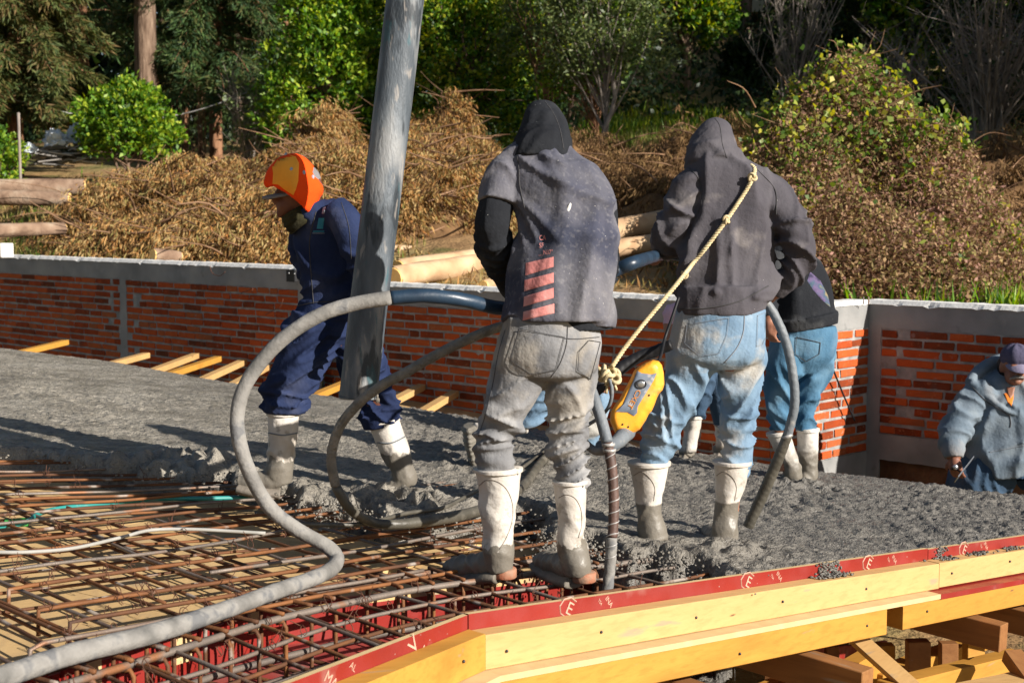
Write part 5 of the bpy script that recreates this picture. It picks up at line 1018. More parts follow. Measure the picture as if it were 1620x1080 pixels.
ts = fuse('tshirt', [gt(torso[:-1], Y0, .64, (drape(.009, 2., 4.5, 1.2, 1.2), drape(.009, 9., 9., 1.4, .3, .55, 1.), fold(.009, 3.5, 7, .12, .6, 1.8, 4.)), flat=True), gt([(840,240,60,.17,.9),(815,252,52,.15,.95),(795,285,56,.12,1.),(786,322,62,.09,1.)], Y0, 1., (fold(.009, 5, 11, 0, 1, 1., 6.),), 60), gt([(890,262,50,.17,.8),(926,280,56,.17,.95),(948,320,60,.15,1.),(952,368,52,.14,1.)], Y0, 1., (fold(.008, 5, 9, 0, 1, 1., 2.),), 60), gt([(915,470,110,.02,.7),(925,500,100,.01,.8),(932,519,86,.0,.85)], Y0, .8, (drape(.006, 5., 9.),), flat=True), gt([(850,480,110,.02,.7),(845,500,104,.01,.8),(842,508,100,.0,.85)], Y0, .8, (drape(.006, 8., 9.),), flat=True)],
    M['tee'], t, .007, 2, lambda co: .0012*fbm(co[:, 0]*14, co[:, 1]*14, co[:, 2]*9, 2))
bt = bvh(ts)
for q in (((832,416),(876,406),(876,422),(831,436)), ((830,443),(876,431),(876,447),(829,461)), ((829,469),(876,455),(876,471),(828,485)), ((828,493),(877,480),(877,495),(827,507))): patch('printed_stripe', q, bt, M['print_red'], ts, .0035, 5, 8)
for s_, x_, y_, sz in (('CA', 853, 380, 13), ('SF', 853, 392, 13), ('__N37\u00b0', 852, 403, 12)):
    V, F = text_geo(s_, 1.); Vp = []; ok = True
    for v in V:
        p = cast(bt, x_+v[0]*sz*.60, y_-v[1]*sz*.86-v[0]*.3, .003)
        if p is None: ok = False; break
        Vp.append(p)
    if ok: mk('lettering', Vp, F, M['print_red'], ts)
V, F = ell(cast(bt, 900, 329, .002), (.006, .003, .019), Matrix.Rotation(.35, 3, 'Y'), 10, 6); mk('plaster_fleck', V, F, M['cap'], ts)
seam('seam', ((818,247),(821,268),(822,292),(830,330)), bt, .0018, M['stitch_dark'], ts, .001)
wellie('rubber_boot', t, Y0, [(788,741,77,0),(789,775,68,0),(787,808,61,0),(787,840,50,0),(788,862,52,.0),(789,885,50,.0),(790,902,44,0)], [(792,893,44,0,1.),(775,891,46,.02,.9),(750,895,42,.07,.9),(725,898,40,.12,1.),(706,899,22,.15,1.)], 'boot2')
wellie('rubber_boot', t, Y0, [(902,760,56,.02),(903,790,52,.02),(904,820,47,.02),(903,848,44,.02),(907,872,50,.02),(912,892,50,.0),(914,908,44,0)], [(914,900,44,0,1.),(900,896,46,.06,.9),(880,892,42,.14,.9),(862,888,34,.22,1.),(850,886,20,.26,1.)], 'boot2')
B2 = [o for o in t.children if o.name.startswith('rubber_boot')]
for bt_, P_, n_ in ((B2[0], ((758,768),(770,759),(788,762),(803,776),(811,800),(809,828),(800,852),(790,868)), (819,748)), (B2[1], ((884,787),(896,782),(910,788),(919,806),(920,830),(915,850)), (922,768))):
    q_ = bvh(bt_); seam('boot_seam', P_, q_, .0016, M['seam'], bt_, .0005); c_ = cast(q_, *n_, .001)
    if c_ is not None: mk('boot_notch', *ell(c_, (.003, .003, .008), None, 8, 5), M['black'], bt_, True)
for c_ in ((798, 905), (924, 911)):
    cc = at(*c_, Y0); V, F = tube([cc-Vector((0,0,.019)), cc-Vector((0,0,.015)), cc+Vector((0,0,.013)), cc+Vector((0,0,.017))], [.040, .044, .044, .040], 20); mk('heel', V, F, M['sole'], t, True)

# ---- worker in the grey hoodie
Y0 = 5.87
t = person('worker in washed charcoal hoodie and pale blue jeans, rope slung over his shoulder', on(1090, 870)); W3 = t
torso = [(1132,245,76,.16,.85),(1134,258,100,.14,.75),(1150,278,136,.12,.68),(1156,310,146,.10,.62),(1156,350,146,.07,.62),(1151,400,146,.04,.62),(1146,450,150,.02,.64),(1143,478,148,0,.66)]
hem = [(1145,455,150,.01,.66),(1142,478,150,0,.68),(1139,497,143,0,.70)]
armL = [(1112,275,56,.12,.9),(1092,300,56,.09,1.),(1076,335,60,.07,1.),(1066,362,60,.07,1.),(1058,378,50,.13,1.),(1054,388,40,.22,1.),(1052,396,34,.30,1.)]
armR = [(1195,285,58,.12,.9),(1222,310,60,.09,1.),(1243,345,62,.06,1.),(1262,378,62,.03,1.),(1266,400,56,.04,1.),(1255,428,46,.06,1.),(1238,449,38,.08,1.),(1226,462,32,.10,1.)]
pelvis = [(1141,488,142,0,.68),(1138,510,148,0,.72),(1135,540,158,0,.74),(1132,565,160,0,.72),(1132,582,120,0,.66)]
legL = [(1095,540,80,.0,1.),(1093,570,88,.0,.95),(1082,608,74,.0,.95),(1064,650,68,-.02,.95),(1046,690,60,-.02,.95),(1038,720,48,-.02,.95),(1034,750,42,-.02,.95)]
legR = [(1168,540,86,.02,1.),(1174,575,74,.02,.95),(1170,608,68,.02,.95),(1167,650,60,.03,.95),(1168,695,53,.03,.95),(1166,727,48,.03,.95),(1162,755,42,.03,.95)]
body(t, [torso, pelvis, legL, legR, armL, armR, [(1034,750,36,-.02),(1030,850,36,-.02)], [(1162,755,36,.03),(1150,850,36,.03)], [(1130,245,48,.16),(1130,225,48,.18)]], Y0, [ell(at(1130, 232, Y0+.19), (.070, .085, .095))]+hand(at(1228, 462, Y0+.10), (-.65, .5, -.45), (.5, -.7, .3), .18, .8, -1)+hand(at(1052, 398, Y0+.32), (-.3, .8, -.1), (-.3, .1, .9), .18, 1.))
jn = fuse('jeans', [gt(pelvis, Y0, .7, (drape(.005, 3.),), flat=True), gt(legL, Y0, .95, (fold(.012, 4, 11, .15, .75, 1.3, 11.), stack_(.010, .55, .9, 12.))), gt(legR, Y0, .95, (fold(.012, 4, 11, .1, .7, 1.3, 15.), stack_(.010, .5, .95, 16.)))], M['jeans_blue'], t, .0075, 1)
bj = bvh(jn)
for P_ in (((1087,513),(1153,503),(1150,530),(1138,559),(1106,563),(1083,543)), ((1199,499),(1214,493),(1213,530),(1206,545),(1197,548))):
    patch('pocket', P_, bj, M['jeans_blue'], jn, .0045, 5, 6); Q = list(P_)+[P_[0]]
    for a_, b_ in zip(Q[:-1], Q[1:]): seam('stitching', (a_, b_), bj, .0010, M['stitch'], jn, .006, 14)
seam('seam', ((1178,497),(1176,525),(1166,550),(1146,574)), bj, .0024, M['stitch'], jn, .001)
hd = fuse('hoodie', [gt(torso, Y0, .62, (drape(.014, 21., 4.5, 1.3, .8), drape(.011, 23., 8., 1.6, .3, .5, 1.), fold(.012, 3, 8, .7, 1., .5, 25.)), flat=True), gt(hem, Y0, .68, (drape(.004, 27., 9.),), flat=True), gt(armL, Y0, 1., (stack_(.016, .35, .85, 22., 15), fold(.009, 5, 8, 0, .5, 1., 2.)), 60), gt(armR, Y0, 1., (stack_(.014, .42, .85, 24., 13), fold(.009, 5, 7, 0, .6, 1., 3.)), 60),
    gt([(1133,186,8,.19,1.),(1133,190,30,.195,1.),(1132,199,50,.20,1.),(1129,216,68,.20,1.1),(1128,235,80,.18,1.05),(1130,250,92,.15,.9),(1132,262,96,.13,.85)], Y0, 1., (fold(.006, 6, 9, .25, 1, 1.5, 31.), fold(.005, 4, 13, .55, 1., 1., 33.)), flat=True)], M['hoodie_grey'], t, .0075, 2, lambda co: .0012*fbm(co[:, 0]*14, co[:, 1]*14, co[:, 2]*9, 2))
bh = bvh(hd); seam('seam', ((1131,187),(1139,200),(1143,228),(1150,250)), bh, .0014, M['stitch_dark'], hd, .001); seam('seam', ((1068,489),(1120,487),(1170,476),(1216,452)), bh, .0026, M['stitch_dark'], hd, .001); seam('seam', ((1198,268),(1226,300),(1228,340)), bh, .002, M['stitch_dark'], hd, .001); seam('seam', ((1090,265),(1106,285),(1110,320),(1100,345)), bh, .002, M['stitch_dark'], hd, .001)
wellie('rubber_boot', t, Y0, [(1027,731,67,-.02),(1027,760,56,-.02),(1027,790,44,-.02),(1028,815,42,-.02),(1032,838,50,-.02),(1035,855,48,-.02),(1035,868,42,-.02)], [(1036,862,42,-.02,1.),(1020,860,40,.05,.9),(1003,856,34,.13,.9),(990,853,22,.18,1.)], 'boot3', rings=1)
wellie('rubber_boot', t, Y0, [(1158,730,60,.03),(1156,760,52,.03),(1151,790,42,.03),(1148,815,40,.03),(1147,835,45,.02),(1146,850,45,.02),(1146,862,40,.02)], [(1146,854,40,.02,1.),(1133,848,38,.12,.9),(1124,842,30,.22,.9),(1119,838,18,.28,1.)], 'boot3', rings=1)

for bt_, P_ in zip([o for o in t.children if o.name.startswith('rubber_boot')], (((1002,752),(1015,746),(1028,756),(1036,772),(1034,792)), ((1133,752),(1145,746),(1158,754),(1165,770),(1162,792)))): seam('boot_seam', P_, bvh(bt_), .0016, M['seam'], bt_, .0005)
# ---- worker in the navy coverall
Y0 = 6.37
t = person('worker in navy coverall and bright orange hood striding left behind the pump pipe', on(530, 780)); W1 = t
torso = [(497,330,60,.02,.9),(506,345,86,.02,.75),(516,375,104,.02,.66),(524,410,112,.02,.64),(526,445,106,.02,.66),(524,478,98,.02,.7),(520,495,98,.02,.72)]
pelvis = [(522,480,98,.02,.74),(520,505,106,.02,.78),(520,530,108,.02,.78),(525,548,90,.02,.7)]
armN = [(528,330,50,-.06,.9),(546,350,54,-.10,1.),(561,385,52,-.13,1.),(574,425,46,-.13,1.),(582,455,42,-.16,1.),(578,490,36,-.2,1.),(572,515,32,-.24,1.)]
armF = [(480,352,40,.16,1.),(476,385,40,.2,1.),(486,425,38,.2,1.),(510,460,34,.12,1.)]
legL = [(502,505,88,-.02,1.),(488,540,86,-.03,.95),(470,580,80,-.04,.95),(458,612,76,-.04,.95),(452,638,70,-.04,.95),(451,650,66,-.04,.95)]
legR = [(545,505,84,.06,1.),(562,545,78,.08,.95),(580,590,70,.1,.95),(596,622,64,.1,.95),(602,648,60,.1,.95),(604,668,54,.1,.95)]
head = at(472, 302, Y0)
hp = [ell(head+Vector((.012, 0, .01)), (.098, .078, .112)), ell(head+Vector((-.045, 0, -.062)), (.050, .052, .052)), tube([head+Vector((.03, 0, -.06)), at(492, 342, Y0)], [.058, .062], 14, 8),
    ell(head+Vector((-.098, 0, -.045)), (.020, .013, .020)), tube([head+Vector((-.092, 0, .0)), head+Vector((-.112, 0, -.048))], [.011, .014], 8, 6), ell(head+Vector((-.085, 0, -.082)), (.014, .022, .008)), ell(head+Vector((-.080, 0, -.103)), (.022, .024, .018)), ell(head+Vector((-.080, 0, .008)), (.016, .052, .010)), ell(head+Vector((.012, -.078, -.02)), (.016, .008, .030))]
body(t, [torso, pelvis, armN, armF, legL, legR, [(450,650,40,-.04),(448,750,38,-.04)], [(604,668,38,.1),(635,750,36,.1)]], Y0, hp+hand(at(571, 518, Y0-.25), (-.1, -.1, -1), (.2, -.9, 0), .18, .6)+hand(at(512, 463, Y0+.11), (.3, .2, -.8), (-.5, .5, 0), .18, .7), .0095, 'skin_shaded')
cv = fuse('coverall', [gt(torso, Y0, .66, (drape(.010, 41., 5., 4., 1.), fold(.012, 3, 12, .7, 1., .5, 45.)), flat=False), gt(pelvis, Y0, .75, (fold(.010, 4, 10, 0, 1, 1, 44.),)), gt(armN, Y0, 1., (stack_(.011, .35, .8, 42., 14),), 56), gt(armF, Y0, 1., (stack_(.009, .3, .8, 43., 14),), 48), gt(legL, Y0, .95, (fold(.018, 3.5, 9, .1, 1., 1.3, 46.), stack_(.012, .75, 1., 47.))), gt(legR, Y0, .95, (fold(.015, 3.5, 10, .1, 1., 1.3, 48.), stack_(.014, .6, 1., 49.))),
    gt([(490,326,54,.0,1.),(497,340,64,.0,.9)], Y0, .9), gt([(451,643,70,-.04,.95),(451,653,66,-.04,.95)], Y0, .95), gt([(600,660,62,.1,.95),(603,675,56,.1,.95)], Y0, .95)], M['navy'], t, .0078, 1, lambda co: .0014*fbm(co[:, 0]*13, co[:, 1]*13, co[:, 2]*13, 2))
bc = bvh(cv); patch('badge', ((504,345),(513,345),(511,362),(501,362)), bc, M['teal_print'], cv, .003, 3, 3); patch('badge', ((511,328),(515,327),(513,338),(509,338)), bc, M['pale_print'], cv, .003, 3, 3); patch('badge', ((496,365),(513,365),(513,367),(495,367)), bc, M['teal_print'], cv, .003, 2, 3); seam('seam', ((494,369),(514,369)), bc, .0012, M['pale_print'], cv, .003, 10)
seam('seam', ((470,484),(500,478),(540,476),(560,470)), bc, .0018, M['stitch_dark'], cv, .001); seam('seam', ((540,320),(552,360),(556,410)), bc, .0014, M['stitch_dark'], cv, .001); seam('seam', ((500,335),(490,380),(492,430),(496,480)), bc, .002, M['stitch_dark'], cv, .001)
# hood: shell around the head open to the left and below, pointed at the neck
prof = [(463,243,14,0),(462,249,44,0),(462,262,70,0),(463,278,85,0),(465,293,95,0),(474,304,78,0),(480,313,58,0),(487,325,34,0),(491,337,14,0)]
hood = fuse('hood', [gt([(a, b, c, .0+0*d, .95 if i < 5 else (1.15, 1.5, 2.3, 4.)[i-5]) for i, (a, b, c, d) in enumerate(prof)], Y0, .9, (drape(.004, 51., 6., 2., .5),), flat=True)], M['orange'], t, .006, 1)
bo = bvh(hood)
def cut_front(o):      # open the hood at the face
    me = o.data; bm = bmesh.new(); bm.from_mesh(me); base = wloc(o); kill = []
    for f in bm.faces:
        c = f.calc_center_median()+base; d = c-Vector((0, 0, CAMZ)); Yy = d.y
        # photo pixel of the face centre
        fw = d.y*math.cos(PITCH)-d.z*math.sin(PITCH); up = d.y*math.sin(PITCH)+d.z*math.cos(PITCH); px = 810+FPX*d.x/fw; py = 540-FPX*up/fw
        lim = np.interp(px, [405, 413, 432, 448, 464, 478, 491, 500], [300, 300, 294, 303, 314, 326, 342, 345])
        if px < 492 and py > lim: kill.append(f)
    bmesh.ops.delete(bm, geom=kill, context='FACES'); bm.to_mesh(me); bm.free()
    m = o.modifiers.new('thickness', 'SOLIDIFY'); m.thickness = .005; m.offset = -1
cut_front(hood)
patch('yellow_panel', ((430,258),(437,247),(455,244),(468,248),(473,258),(472,286),(468,300),(464,309),(450,300),(440,292),(431,291),(432,275)), bo, M['yellow_orange'], hood, .003, 6, 5)
for q in ((452,245), (461,268), (481,273), (495,280)): V, F = ell(cast(bo, *q, .003), (.007, .003, .010), None, 8, 5); mk('mark', V, F, M['pale_print'], hood)
# cap brim
br = bmesh.new(); A = Acc(); hh = at(450, 299, Y0); n = 14; V = []
for k in range(n+1):
    a = math.pi*k/n; V.append(hh+Vector((.045-.145*math.sin(a), .072*math.cos(a), -.010-.034*math.sin(a)+.016*abs(math.cos(a))*-1)))
top = [v+Vector((0, 0, .011)) for v in V]; c0 = hh+Vector((.045, 0, -.004)); A.add(V+top+[c0, c0+Vector((0, 0, .0045))], [(k, k+1, n+1+k+1, n+1+k) for k in range(n)]+[(n+1+k, n+1+k+1, 2*n+3) for k in range(n)]+[(k+1, k, 2*n+2) for k in range(n)])
A.build('cap_brim', M['cap_grey'], t, True)
mk('cap_crown', *ell(head+Vector((.0, 0, .045)), (.102, .083, .085)), M['cap_grey'], t, True)
fuse('neck_gaiter', [tube([at(466, 332, Y0), at(474, 345, Y0), at(482, 357, Y0)], [.070, .078, .074], 24, 20, True, (lambda i, th: 1+.07*np.sin(i*1.3+th*2)))], M['gaiter'], t, .006, 1)
b1 = wellie('rubber_boot', t, Y0, [(448,652,52,-.04),(448,680,50,-.04),(446,705,47,-.04),(444,728,46,-.04),(441,748,48,-.04),(442,765,42,-.04)], [(443,762,42,-.04,1.),(422,761,40,-.05,.9),(398,762,34,-.06,.9),(376,763,20,-.06,1.)], 'boot1')
b2 = wellie('rubber_boot', t, Y0, [(606,664,52,.1),(616,690,50,.1),(626,715,46,.1),(636,738,40,.1),(641,756,42,.1),(641,766,36,.1)], [(642,762,38,.1,1.),(626,770,38,.1,.9),(608,778,32,.1,.9),(596,783,18,.1,1.)], 'boot1')
for bb, pts in ((b1, ((422,684),(448,688),(473,684))), (b2, ((596,700),(620,700),(645,688)))): seam('boot_tie', pts, bvh(bb), .0035, M['hose_grey'], bb, .001)

# ---- stooping worker behind the grey hoodie
Y0 = 7.95
t = person('stooping worker in black sweatshirt and mid-blue jeans, half hidden behind the charcoal hoodie', on(1265, 765))
torso = [(1228,372,50,.16,.9),(1236,395,70,.14,.8),(1247,425,88,.10,.75),(1262,455,104,.05,.72),(1270,485,108,.02,.72),(1273,508,104,0,.75),(1275,522,102,0,.75)]
legL = [(1250,535,62,-.02,1.),(1243,570,62,-.03,1.),(1235,610,54,-.03,1.),(1234,645,44,-.03,1.),(1238,678,38,-.03,1.)]
legR = [(1294,535,62,.04,1.),(1292,570,58,.05,1.),(1284,606,46,.05,1.),(1275,640,34,.05,1.),(1274,680,32,.05,1.)]
pelvis = [(1274,515,98,0,.78),(1276,535,100,0,.82),(1273,565,94,0,.8),(1266,590,60,0,.7)]
arm = [(1228,405,44,-.02,1.),(1215,440,42,-.08,1.),(1212,475,38,-.15,1.),(1216,505,32,-.22,1.)]
body(t, [torso, legL, legR, pelvis, arm, [(1238,678,30,-.03),(1240,745,30,-.03)], [(1274,680,30,.05),(1275,745,30,.05)]], Y0, [ell(at(1222, 360, Y0+.2), (.078, .095, .115))]+hand(at(1216, 507, Y0-.22), (.1, -.2, -.9), (-.6, -.4, 0), .18, .9), .014)
jn = fuse('jeans', [gt(pelvis, Y0, .8, (drape(.005, 3.),), flat=True), gt(legL, Y0, 1., (fold(.013, 4, 11, .3, 1., 1.3, 61.),)), gt(legR, Y0, 1., (fold(.013, 4, 11, .2, 1., 1.3, 63.),))], M['jeans_mid'], t, .0085, 1)
bj = bvh(jn); P_ = ((1260,533),(1298,542),(1296,560),(1275,572),(1258,560)); patch('pocket', P_, bj, M['jeans_mid'], jn, .005, 4, 5); Q = list(P_)+[P_[0]]
for a_, b_ in zip(Q[:-1], Q[1:]): seam('stitching', (a_, b_), bj, .002, M['stitch_dark'], jn, .006, 12)
sw = fuse('sweatshirt', [gt(torso[:-1], Y0, .74, (drape(.014, 65., 5., 2., 1.),)), gt([(1273,500,108,0,.78),(1276,519,100,0,.78)], Y0, .78), gt(arm, Y0, 1., (stack_(.011, .3, .8, 66., 14),)), gt([(1215,340,30,.24,1.),(1220,352,58,.22,1.),(1228,372,66,.18,1.),(1234,392,66,.15,1.)], Y0, 1.)], M['black_hood'], t, .0085, 2)
bs = bvh(sw); patch('print', ((1282,430),(1298,444),(1310,468),(1314,486),(1300,474),(1286,458),(1277,444)), bs, M['violet_print'], sw, .004, 4, 5)
wellie('rubber_boot', t, Y0, [(1231,684,37,-.03),(1239,705,34,-.03),(1248,728,30,-.03),(1254,748,32,-.03),(1256,760,28,-.03)], [(1256,758,28,-.03,1.),(1245,760,26,-.02,.9),(1234,762,18,-.02,1.)], 'boot4')
wellie('rubber_boot', t, Y0, [(1278,678,36,.05),(1278,705,34,.05),(1278,730,30,.05),(1280,748,30,.05),(1281,758,28,.05)], [(1281,756,28,.05,1.),(1272,760,26,.02,.9),(1264,763,18,.0,1.)], 'boot4')
seam('boot_rim_cord', ((1213,690),(1230,684),(1248,672)), bs, .003, M['stitch'], t)

# ---- kneeling worker glimpsed between the grey jeans
Y0 = 7.5
t = person('crouching worker glimpsed between the grey jeans legs, pale jeans and one muddy boot sole', on(770, 735))
legB = [(905,585,70,.0,1.),(870,612,64,0,1.),(848,638,54,0,1.),(832,660,42,0,1.),(800,672,34,0,1.)]
legF = [(915,590,66,.15,1.),(935,640,54,.25,1.),(925,700,36,.3,1.)]
torso = [(905,575,70,.08,.8),(908,540,74,.1,.75),(925,500,76,.12,.75),(945,480,60,.14,.8)]
arm = [(930,500,36,-.05,1.),(945,545,34,-.1,1.),(942,580,28,-.16,1.)]
arm = [(905,500,34,-.05,1.),(920,545,32,-.08,1.),(940,582,26,-.12,1.)]
fl = [(p[0]-30 if p[0] > 900 else p[0], *p[1:]) for p in torso]
body(t, [legB, legF, fl, arm, [(800,672,28,0),(752,695,28,0)]], Y0, [ell(at(905, 465, Y0+.15), (.075, .09, .11))]+hand(at(941, 584, Y0-.12), (.15, -.1, -.9), (-.2, -.9, 0), .19, .8), .014)
fuse('jeans', [gt(legB, Y0, 1., (fold(.014, 4, 10, 0, 1, 1., 71.),)), gt(legF, Y0, 1., (fold(.012, 4, 10, 0, 1, 1., 72.),))], M['jeans_blue'], t, .009, 1)
fuse('shirt', [gt(fl, Y0, .75, (drape(.01, 73.),)), gt(arm[:-1], Y0, 1., (stack_(.01, .3, 1., 74., 14),))], M['hoodie_blue'], t, .009, 1)
bt_ = fuse('rubber_boot', [gt([(836,668,36,0,1.),(812,668,34,0,1.),(785,675,32,0,1.),(765,690,34,0,1.)], Y0, 1.), gt([(765,672,30,0,1.),(757,700,34,0,1.),(752,725,26,0,1.),(752,738,16,0,1.)], Y0, .95)], M['boot1'], t, .008, 1)
fuse('sole', [gt([(742,672,24,-.01,3.),(744,700,20,-.01,3.6),(750,735,12,-.01,3.)], Y0, 3., (fold(.006, .2, 60, 0, 1, 0, 3.),))], M['boot_old'], bt_, .006, 0)

# ---- worker in pink behind the charcoal hoodie
Y0 = 8.6
t = person('bent worker in pale pink shirt mostly hidden behind the charcoal hoodie and pale jeans', on(1100, 722))
torso = [(1110,560,70,0,.8),(1105,530,74,0,.75),(1090,500,72,0,.75),(1080,475,56,.02,.8)]
legA = [(1110,560,48,0,1.),(1110,600,44,0,1.),(1106,635,36,0,1.),(1099,660,30,0,1.)]; legB = [(1125,560,48,.12,1.),(1135,610,42,.15,1.),(1145,670,32,.2,1.)]
arm = [(1068,485,30,-.05,1.),(1060,515,28,-.08,1.),(1066,545,24,-.12,1.)]
body(t, [torso, legA, legB, arm, [(1098,660,24,0),(1092,712,24,0)], [(1145,670,24,.2),(1145,716,24,.2)]], Y0, [ell(at(1098, 452, Y0+.1), (.075, .09, .11))]+hand(at(1066, 548, Y0-.12), (.1, -.2, -.9), (-.2, -.9, 0), .18, .8), .014)
fuse('jeans', [gt(legA, Y0, 1., (fold(.011, 4, 11, 0, 1, 1., 76.),)), gt(legB, Y0, 1.), gt([(1112,545,70,0,.8),(1114,575,76,0,.8)], Y0, .8)], M['jeans_dark'], t, .009, 1)
fuse('shirt', [gt(torso, Y0, .75, (drape(.01, 77.),)), gt(arm[:-1], Y0, 1., (stack_(.01, .2, 1., 78., 14),))], M['pink'], t, .009, 1)
wellie('rubber_boot', t, Y0, [(1096,658,31,0),(1094,685,27,0),(1091,703,25,0),(1090,714,24,0)], [(1091,712,24,0,1.),(1083,715,22,.02,.9),(1076,717,16,.03,1.)], 'boot6')
wellie('rubber_boot', t, Y0, [(1145,668,31,.2),(1145,690,27,.2),(1145,706,25,.2),(1145,714,24,.2)], [(1145,710,24,.2,1.),(1137,712,22,.22,.9),(1130,714,16,.23,1.)], 'boot6')

# ---- worker with the cap at the right edge, standing lower beyond the slab
Y0 = 8.9
t = person('older worker in grey-blue hoodie and purple cap leaning over the slab edge at the right', (at(1605, 700, Y0).x, Y0+.1, -1.35))
torso = [(1618,590,70,.05,.9),(1612,612,130,.06,.72),(1608,640,172,.06,.66),(1608,670,186,.04,.68),(1612,700,186,.02,.70),(1616,725,184,0,.72),(1618,738,176,0,.72)]
armN = [(1560,618,60,.02,1.),(1538,640,56,-.02,1.),(1518,668,50,-.08,1.),(1508,692,50,-.14,1.),(1508,712,38,-.20,1.),(1509,724,31,-.22,1.)]
armF = [(1670,620,62,.02,1.),(1700,650,62,0,1.),(1715,690,54,-.05,1.),(1705,722,40,-.1,1.)]
legL = [(1570,735,98,.0,1.),(1545,765,92,-.02,1.),(1535,820,72,-.02,1.),(1535,900,56,.02,1.),(1535,1000,46,.04,1.)]
legR = [(1650,735,98,.0,1.),(1668,770,92,.0,1.),(1672,830,72,.0,1.),(1672,910,56,.02,1.),(1672,1000,46,.04,1.)]
hd_ = at(1600, 580, Y0-.04)
face = [ell(hd_+Vector((.02, .02, .03)), (.082, .10, .108)), ell(hd_+Vector((.012, -.03, -.055)), (.062, .062, .062)), tube([hd_+Vector((.02, .01, -.05)), at(1606, 622, Y0+.03)], [.062, .072], 14, 8), tube([hd_+Vector((.012, -.088, .005)), hd_+Vector((.010, -.112, -.036))], [.010, .016], 8, 6), ell(hd_+Vector((.01, -.080, -.085)), (.028, .022, .020)),
    ell(hd_+Vector((-.062, .01, -.01)), (.009, .020, .034), None), ell(hd_+Vector((.012, -.082, -.064)), (.026, .012, .007)), ell(hd_+Vector((.012, -.075, .012)), (.052, .018, .011))]
d_ = (at(1515, 748, Y0-.35)-at(1509, 720, Y0-.22))
body(t, [torso, armN, armF, legL, legR], Y0, face+hand(at(1509, 721, Y0-.22), (.05, -.35, -.8), (-.55, -.75, .1), .20, 1.15, -1)+hand(at(1703, 726, Y0-.1), (-.2, -.4, -.7), (.5, -.7, 0), .2, .8), .009, 'skin_dark')
for s_ in (-1, 1): V, F = ell(hd_+Vector((.012+s_*.030, -.088, -.004)), (.011, .008, .007)); mk('eye', V, F, M['eye'], t, True)
V, F = tube([hd_+Vector((-.035, -.078, -.068)), hd_+Vector((-.012, -.105, -.055)), hd_+Vector((.012, -.110, -.052)), hd_+Vector((.036, -.105, -.055)), hd_+Vector((.058, -.078, -.068))], [.005, .010, .010, .010, .005], 8, 14); mk('moustache', V, F, M['moustache'], t, True)
mk('hair', *ell(hd_+Vector((.012, .045, .0)), (.084, .085, .085)), M['hair'], t, True)
hj = fuse('hoodie', [gt(torso, Y0, .7, (drape(.014, 81., 4.5, 3., 1.4), fold(.016, 2.5, 8, .6, 1., .8, 82.))), gt(armN, Y0, 1., (stack_(.012, .25, .88, 83., 14), fold(.01, 5, 6, 0, .5, 1, 84.)), 60), gt(armF, Y0, 1., (stack_(.015, .3, .9, 85., 12),), 48)]+[tube([at(1534,606,Y0-.02), at(1548,588,Y0+.08), at(1572,574,Y0+.14), at(1610,566,Y0+.18), at(1650,578,Y0+.12), at(1662,604,Y0), at(1640,636,Y0-.12), at(1606,654,Y0-.17), at(1578,640,Y0-.13), at(1552,618,Y0-.07), at(1536,606,Y0-.02)], [.035,.04,.045,.045,.04,.032,.024,.014,.018,.028,.035], 16, 60)], M['hoodie_blue'], t, .0085, 2)
bb = bvh(hj); seam('seam', ((1538,612),(1560,634),(1580,646),(1598,658)), bb, .0035, M['stitch_dark'], hj, .001); seam('seam', ((1565,715),(1600,708),(1640,700)), bb, .003, M['stitch'], hj, .001); seam('zip', ((1597,656),(1599,668),(1598,676)), bb, .003, M['stitch_dark'], hj, .001)
patch('undershirt', ((1588,622),(1604,620),(1603,632),(1600,643),(1594,636)), bb, M['orange_shirt'], t, .005, 5, 5); patch('neck_skin', ((1592,612),(1606,612),(1603,626),(1598,632),(1594,624)), bb, M['skin_dark'], bpy.data.objects[[o.name for o in t.children if o.name.startswith('body')][0]], .008, 4, 5)
fuse('cuff', [gt([(1508,712,34,-.20,1.),(1509,722,31,-.22,1.)], Y0, 1.)], M['hoodie_blue'], t, .006, 1)
fuse('jeans', [gt([(1612,715,160,.02,.75),(1612,745,176,.02,.78)], Y0, .78), gt(legL, Y0, 1., (fold(.013, 4, 10, 0, 1, 1., 86.),)), gt(legR, Y0, 1., (fold(.013, 4, 10, 0, 1, 1., 87.),))], M['jeans_dark'], t, .0095, 1)
cp = fuse('cap', [ell(hd_+Vector((.028, .015, .058)), (.094, .112, .088))], M['cap_navy'], t, .006, 1, lambda co: .003*np.cos(np.arctan2(co[:, 1]-hd_.y, co[:, 0]-hd_.x-.028)*6)); 
A = Acc(); n = 16; V = []
for k in range(n+1):
    a = math.pi*k/n; V.append(hd_+Vector((.028-.085*math.cos(a), -.055-.105*math.sin(a), .028-.055*math.sin(a)-.016*math.cos(a)**2)))
top = [v+Vector((0, 0, .005)) for v in V]; c0 = hd_+Vector((.028, -.05, .040)); A.add(V+top+[c0, c0+Vector((0, 0, .006))], [(k, k+1, n+1+k+1, n+1+k) for k in range(n)]+[(n+1+k, n+1+k+1, 2*n+3) for k in range(n)]+[(k+1, k, 2*n+2) for k in range(n)])
A.build('brim', M['cap_lilac'], cp, True)
for s_ in (-1, 1):
    x_ = 1535 if s_ < 0 else 1672; fuse('work_boot', [gt([(x_, 985, 48, .04), (x_, 1030, 46, .04), (x_, 1045, 48, .03)], Y0), tube([at(x_, 1040, Y0+.06), at(x_, 1046, Y0-.05), at(x_, 1050, Y0-.14)], [.05, .048, .035], 14, 12)], M['boot_old'], t, .01, 1)
tr = thing('trowel', 'steel trowel with a dark round handle held in the capped worker hand', 'trowel', tuple(at(1512, 740, Y0-.3)))
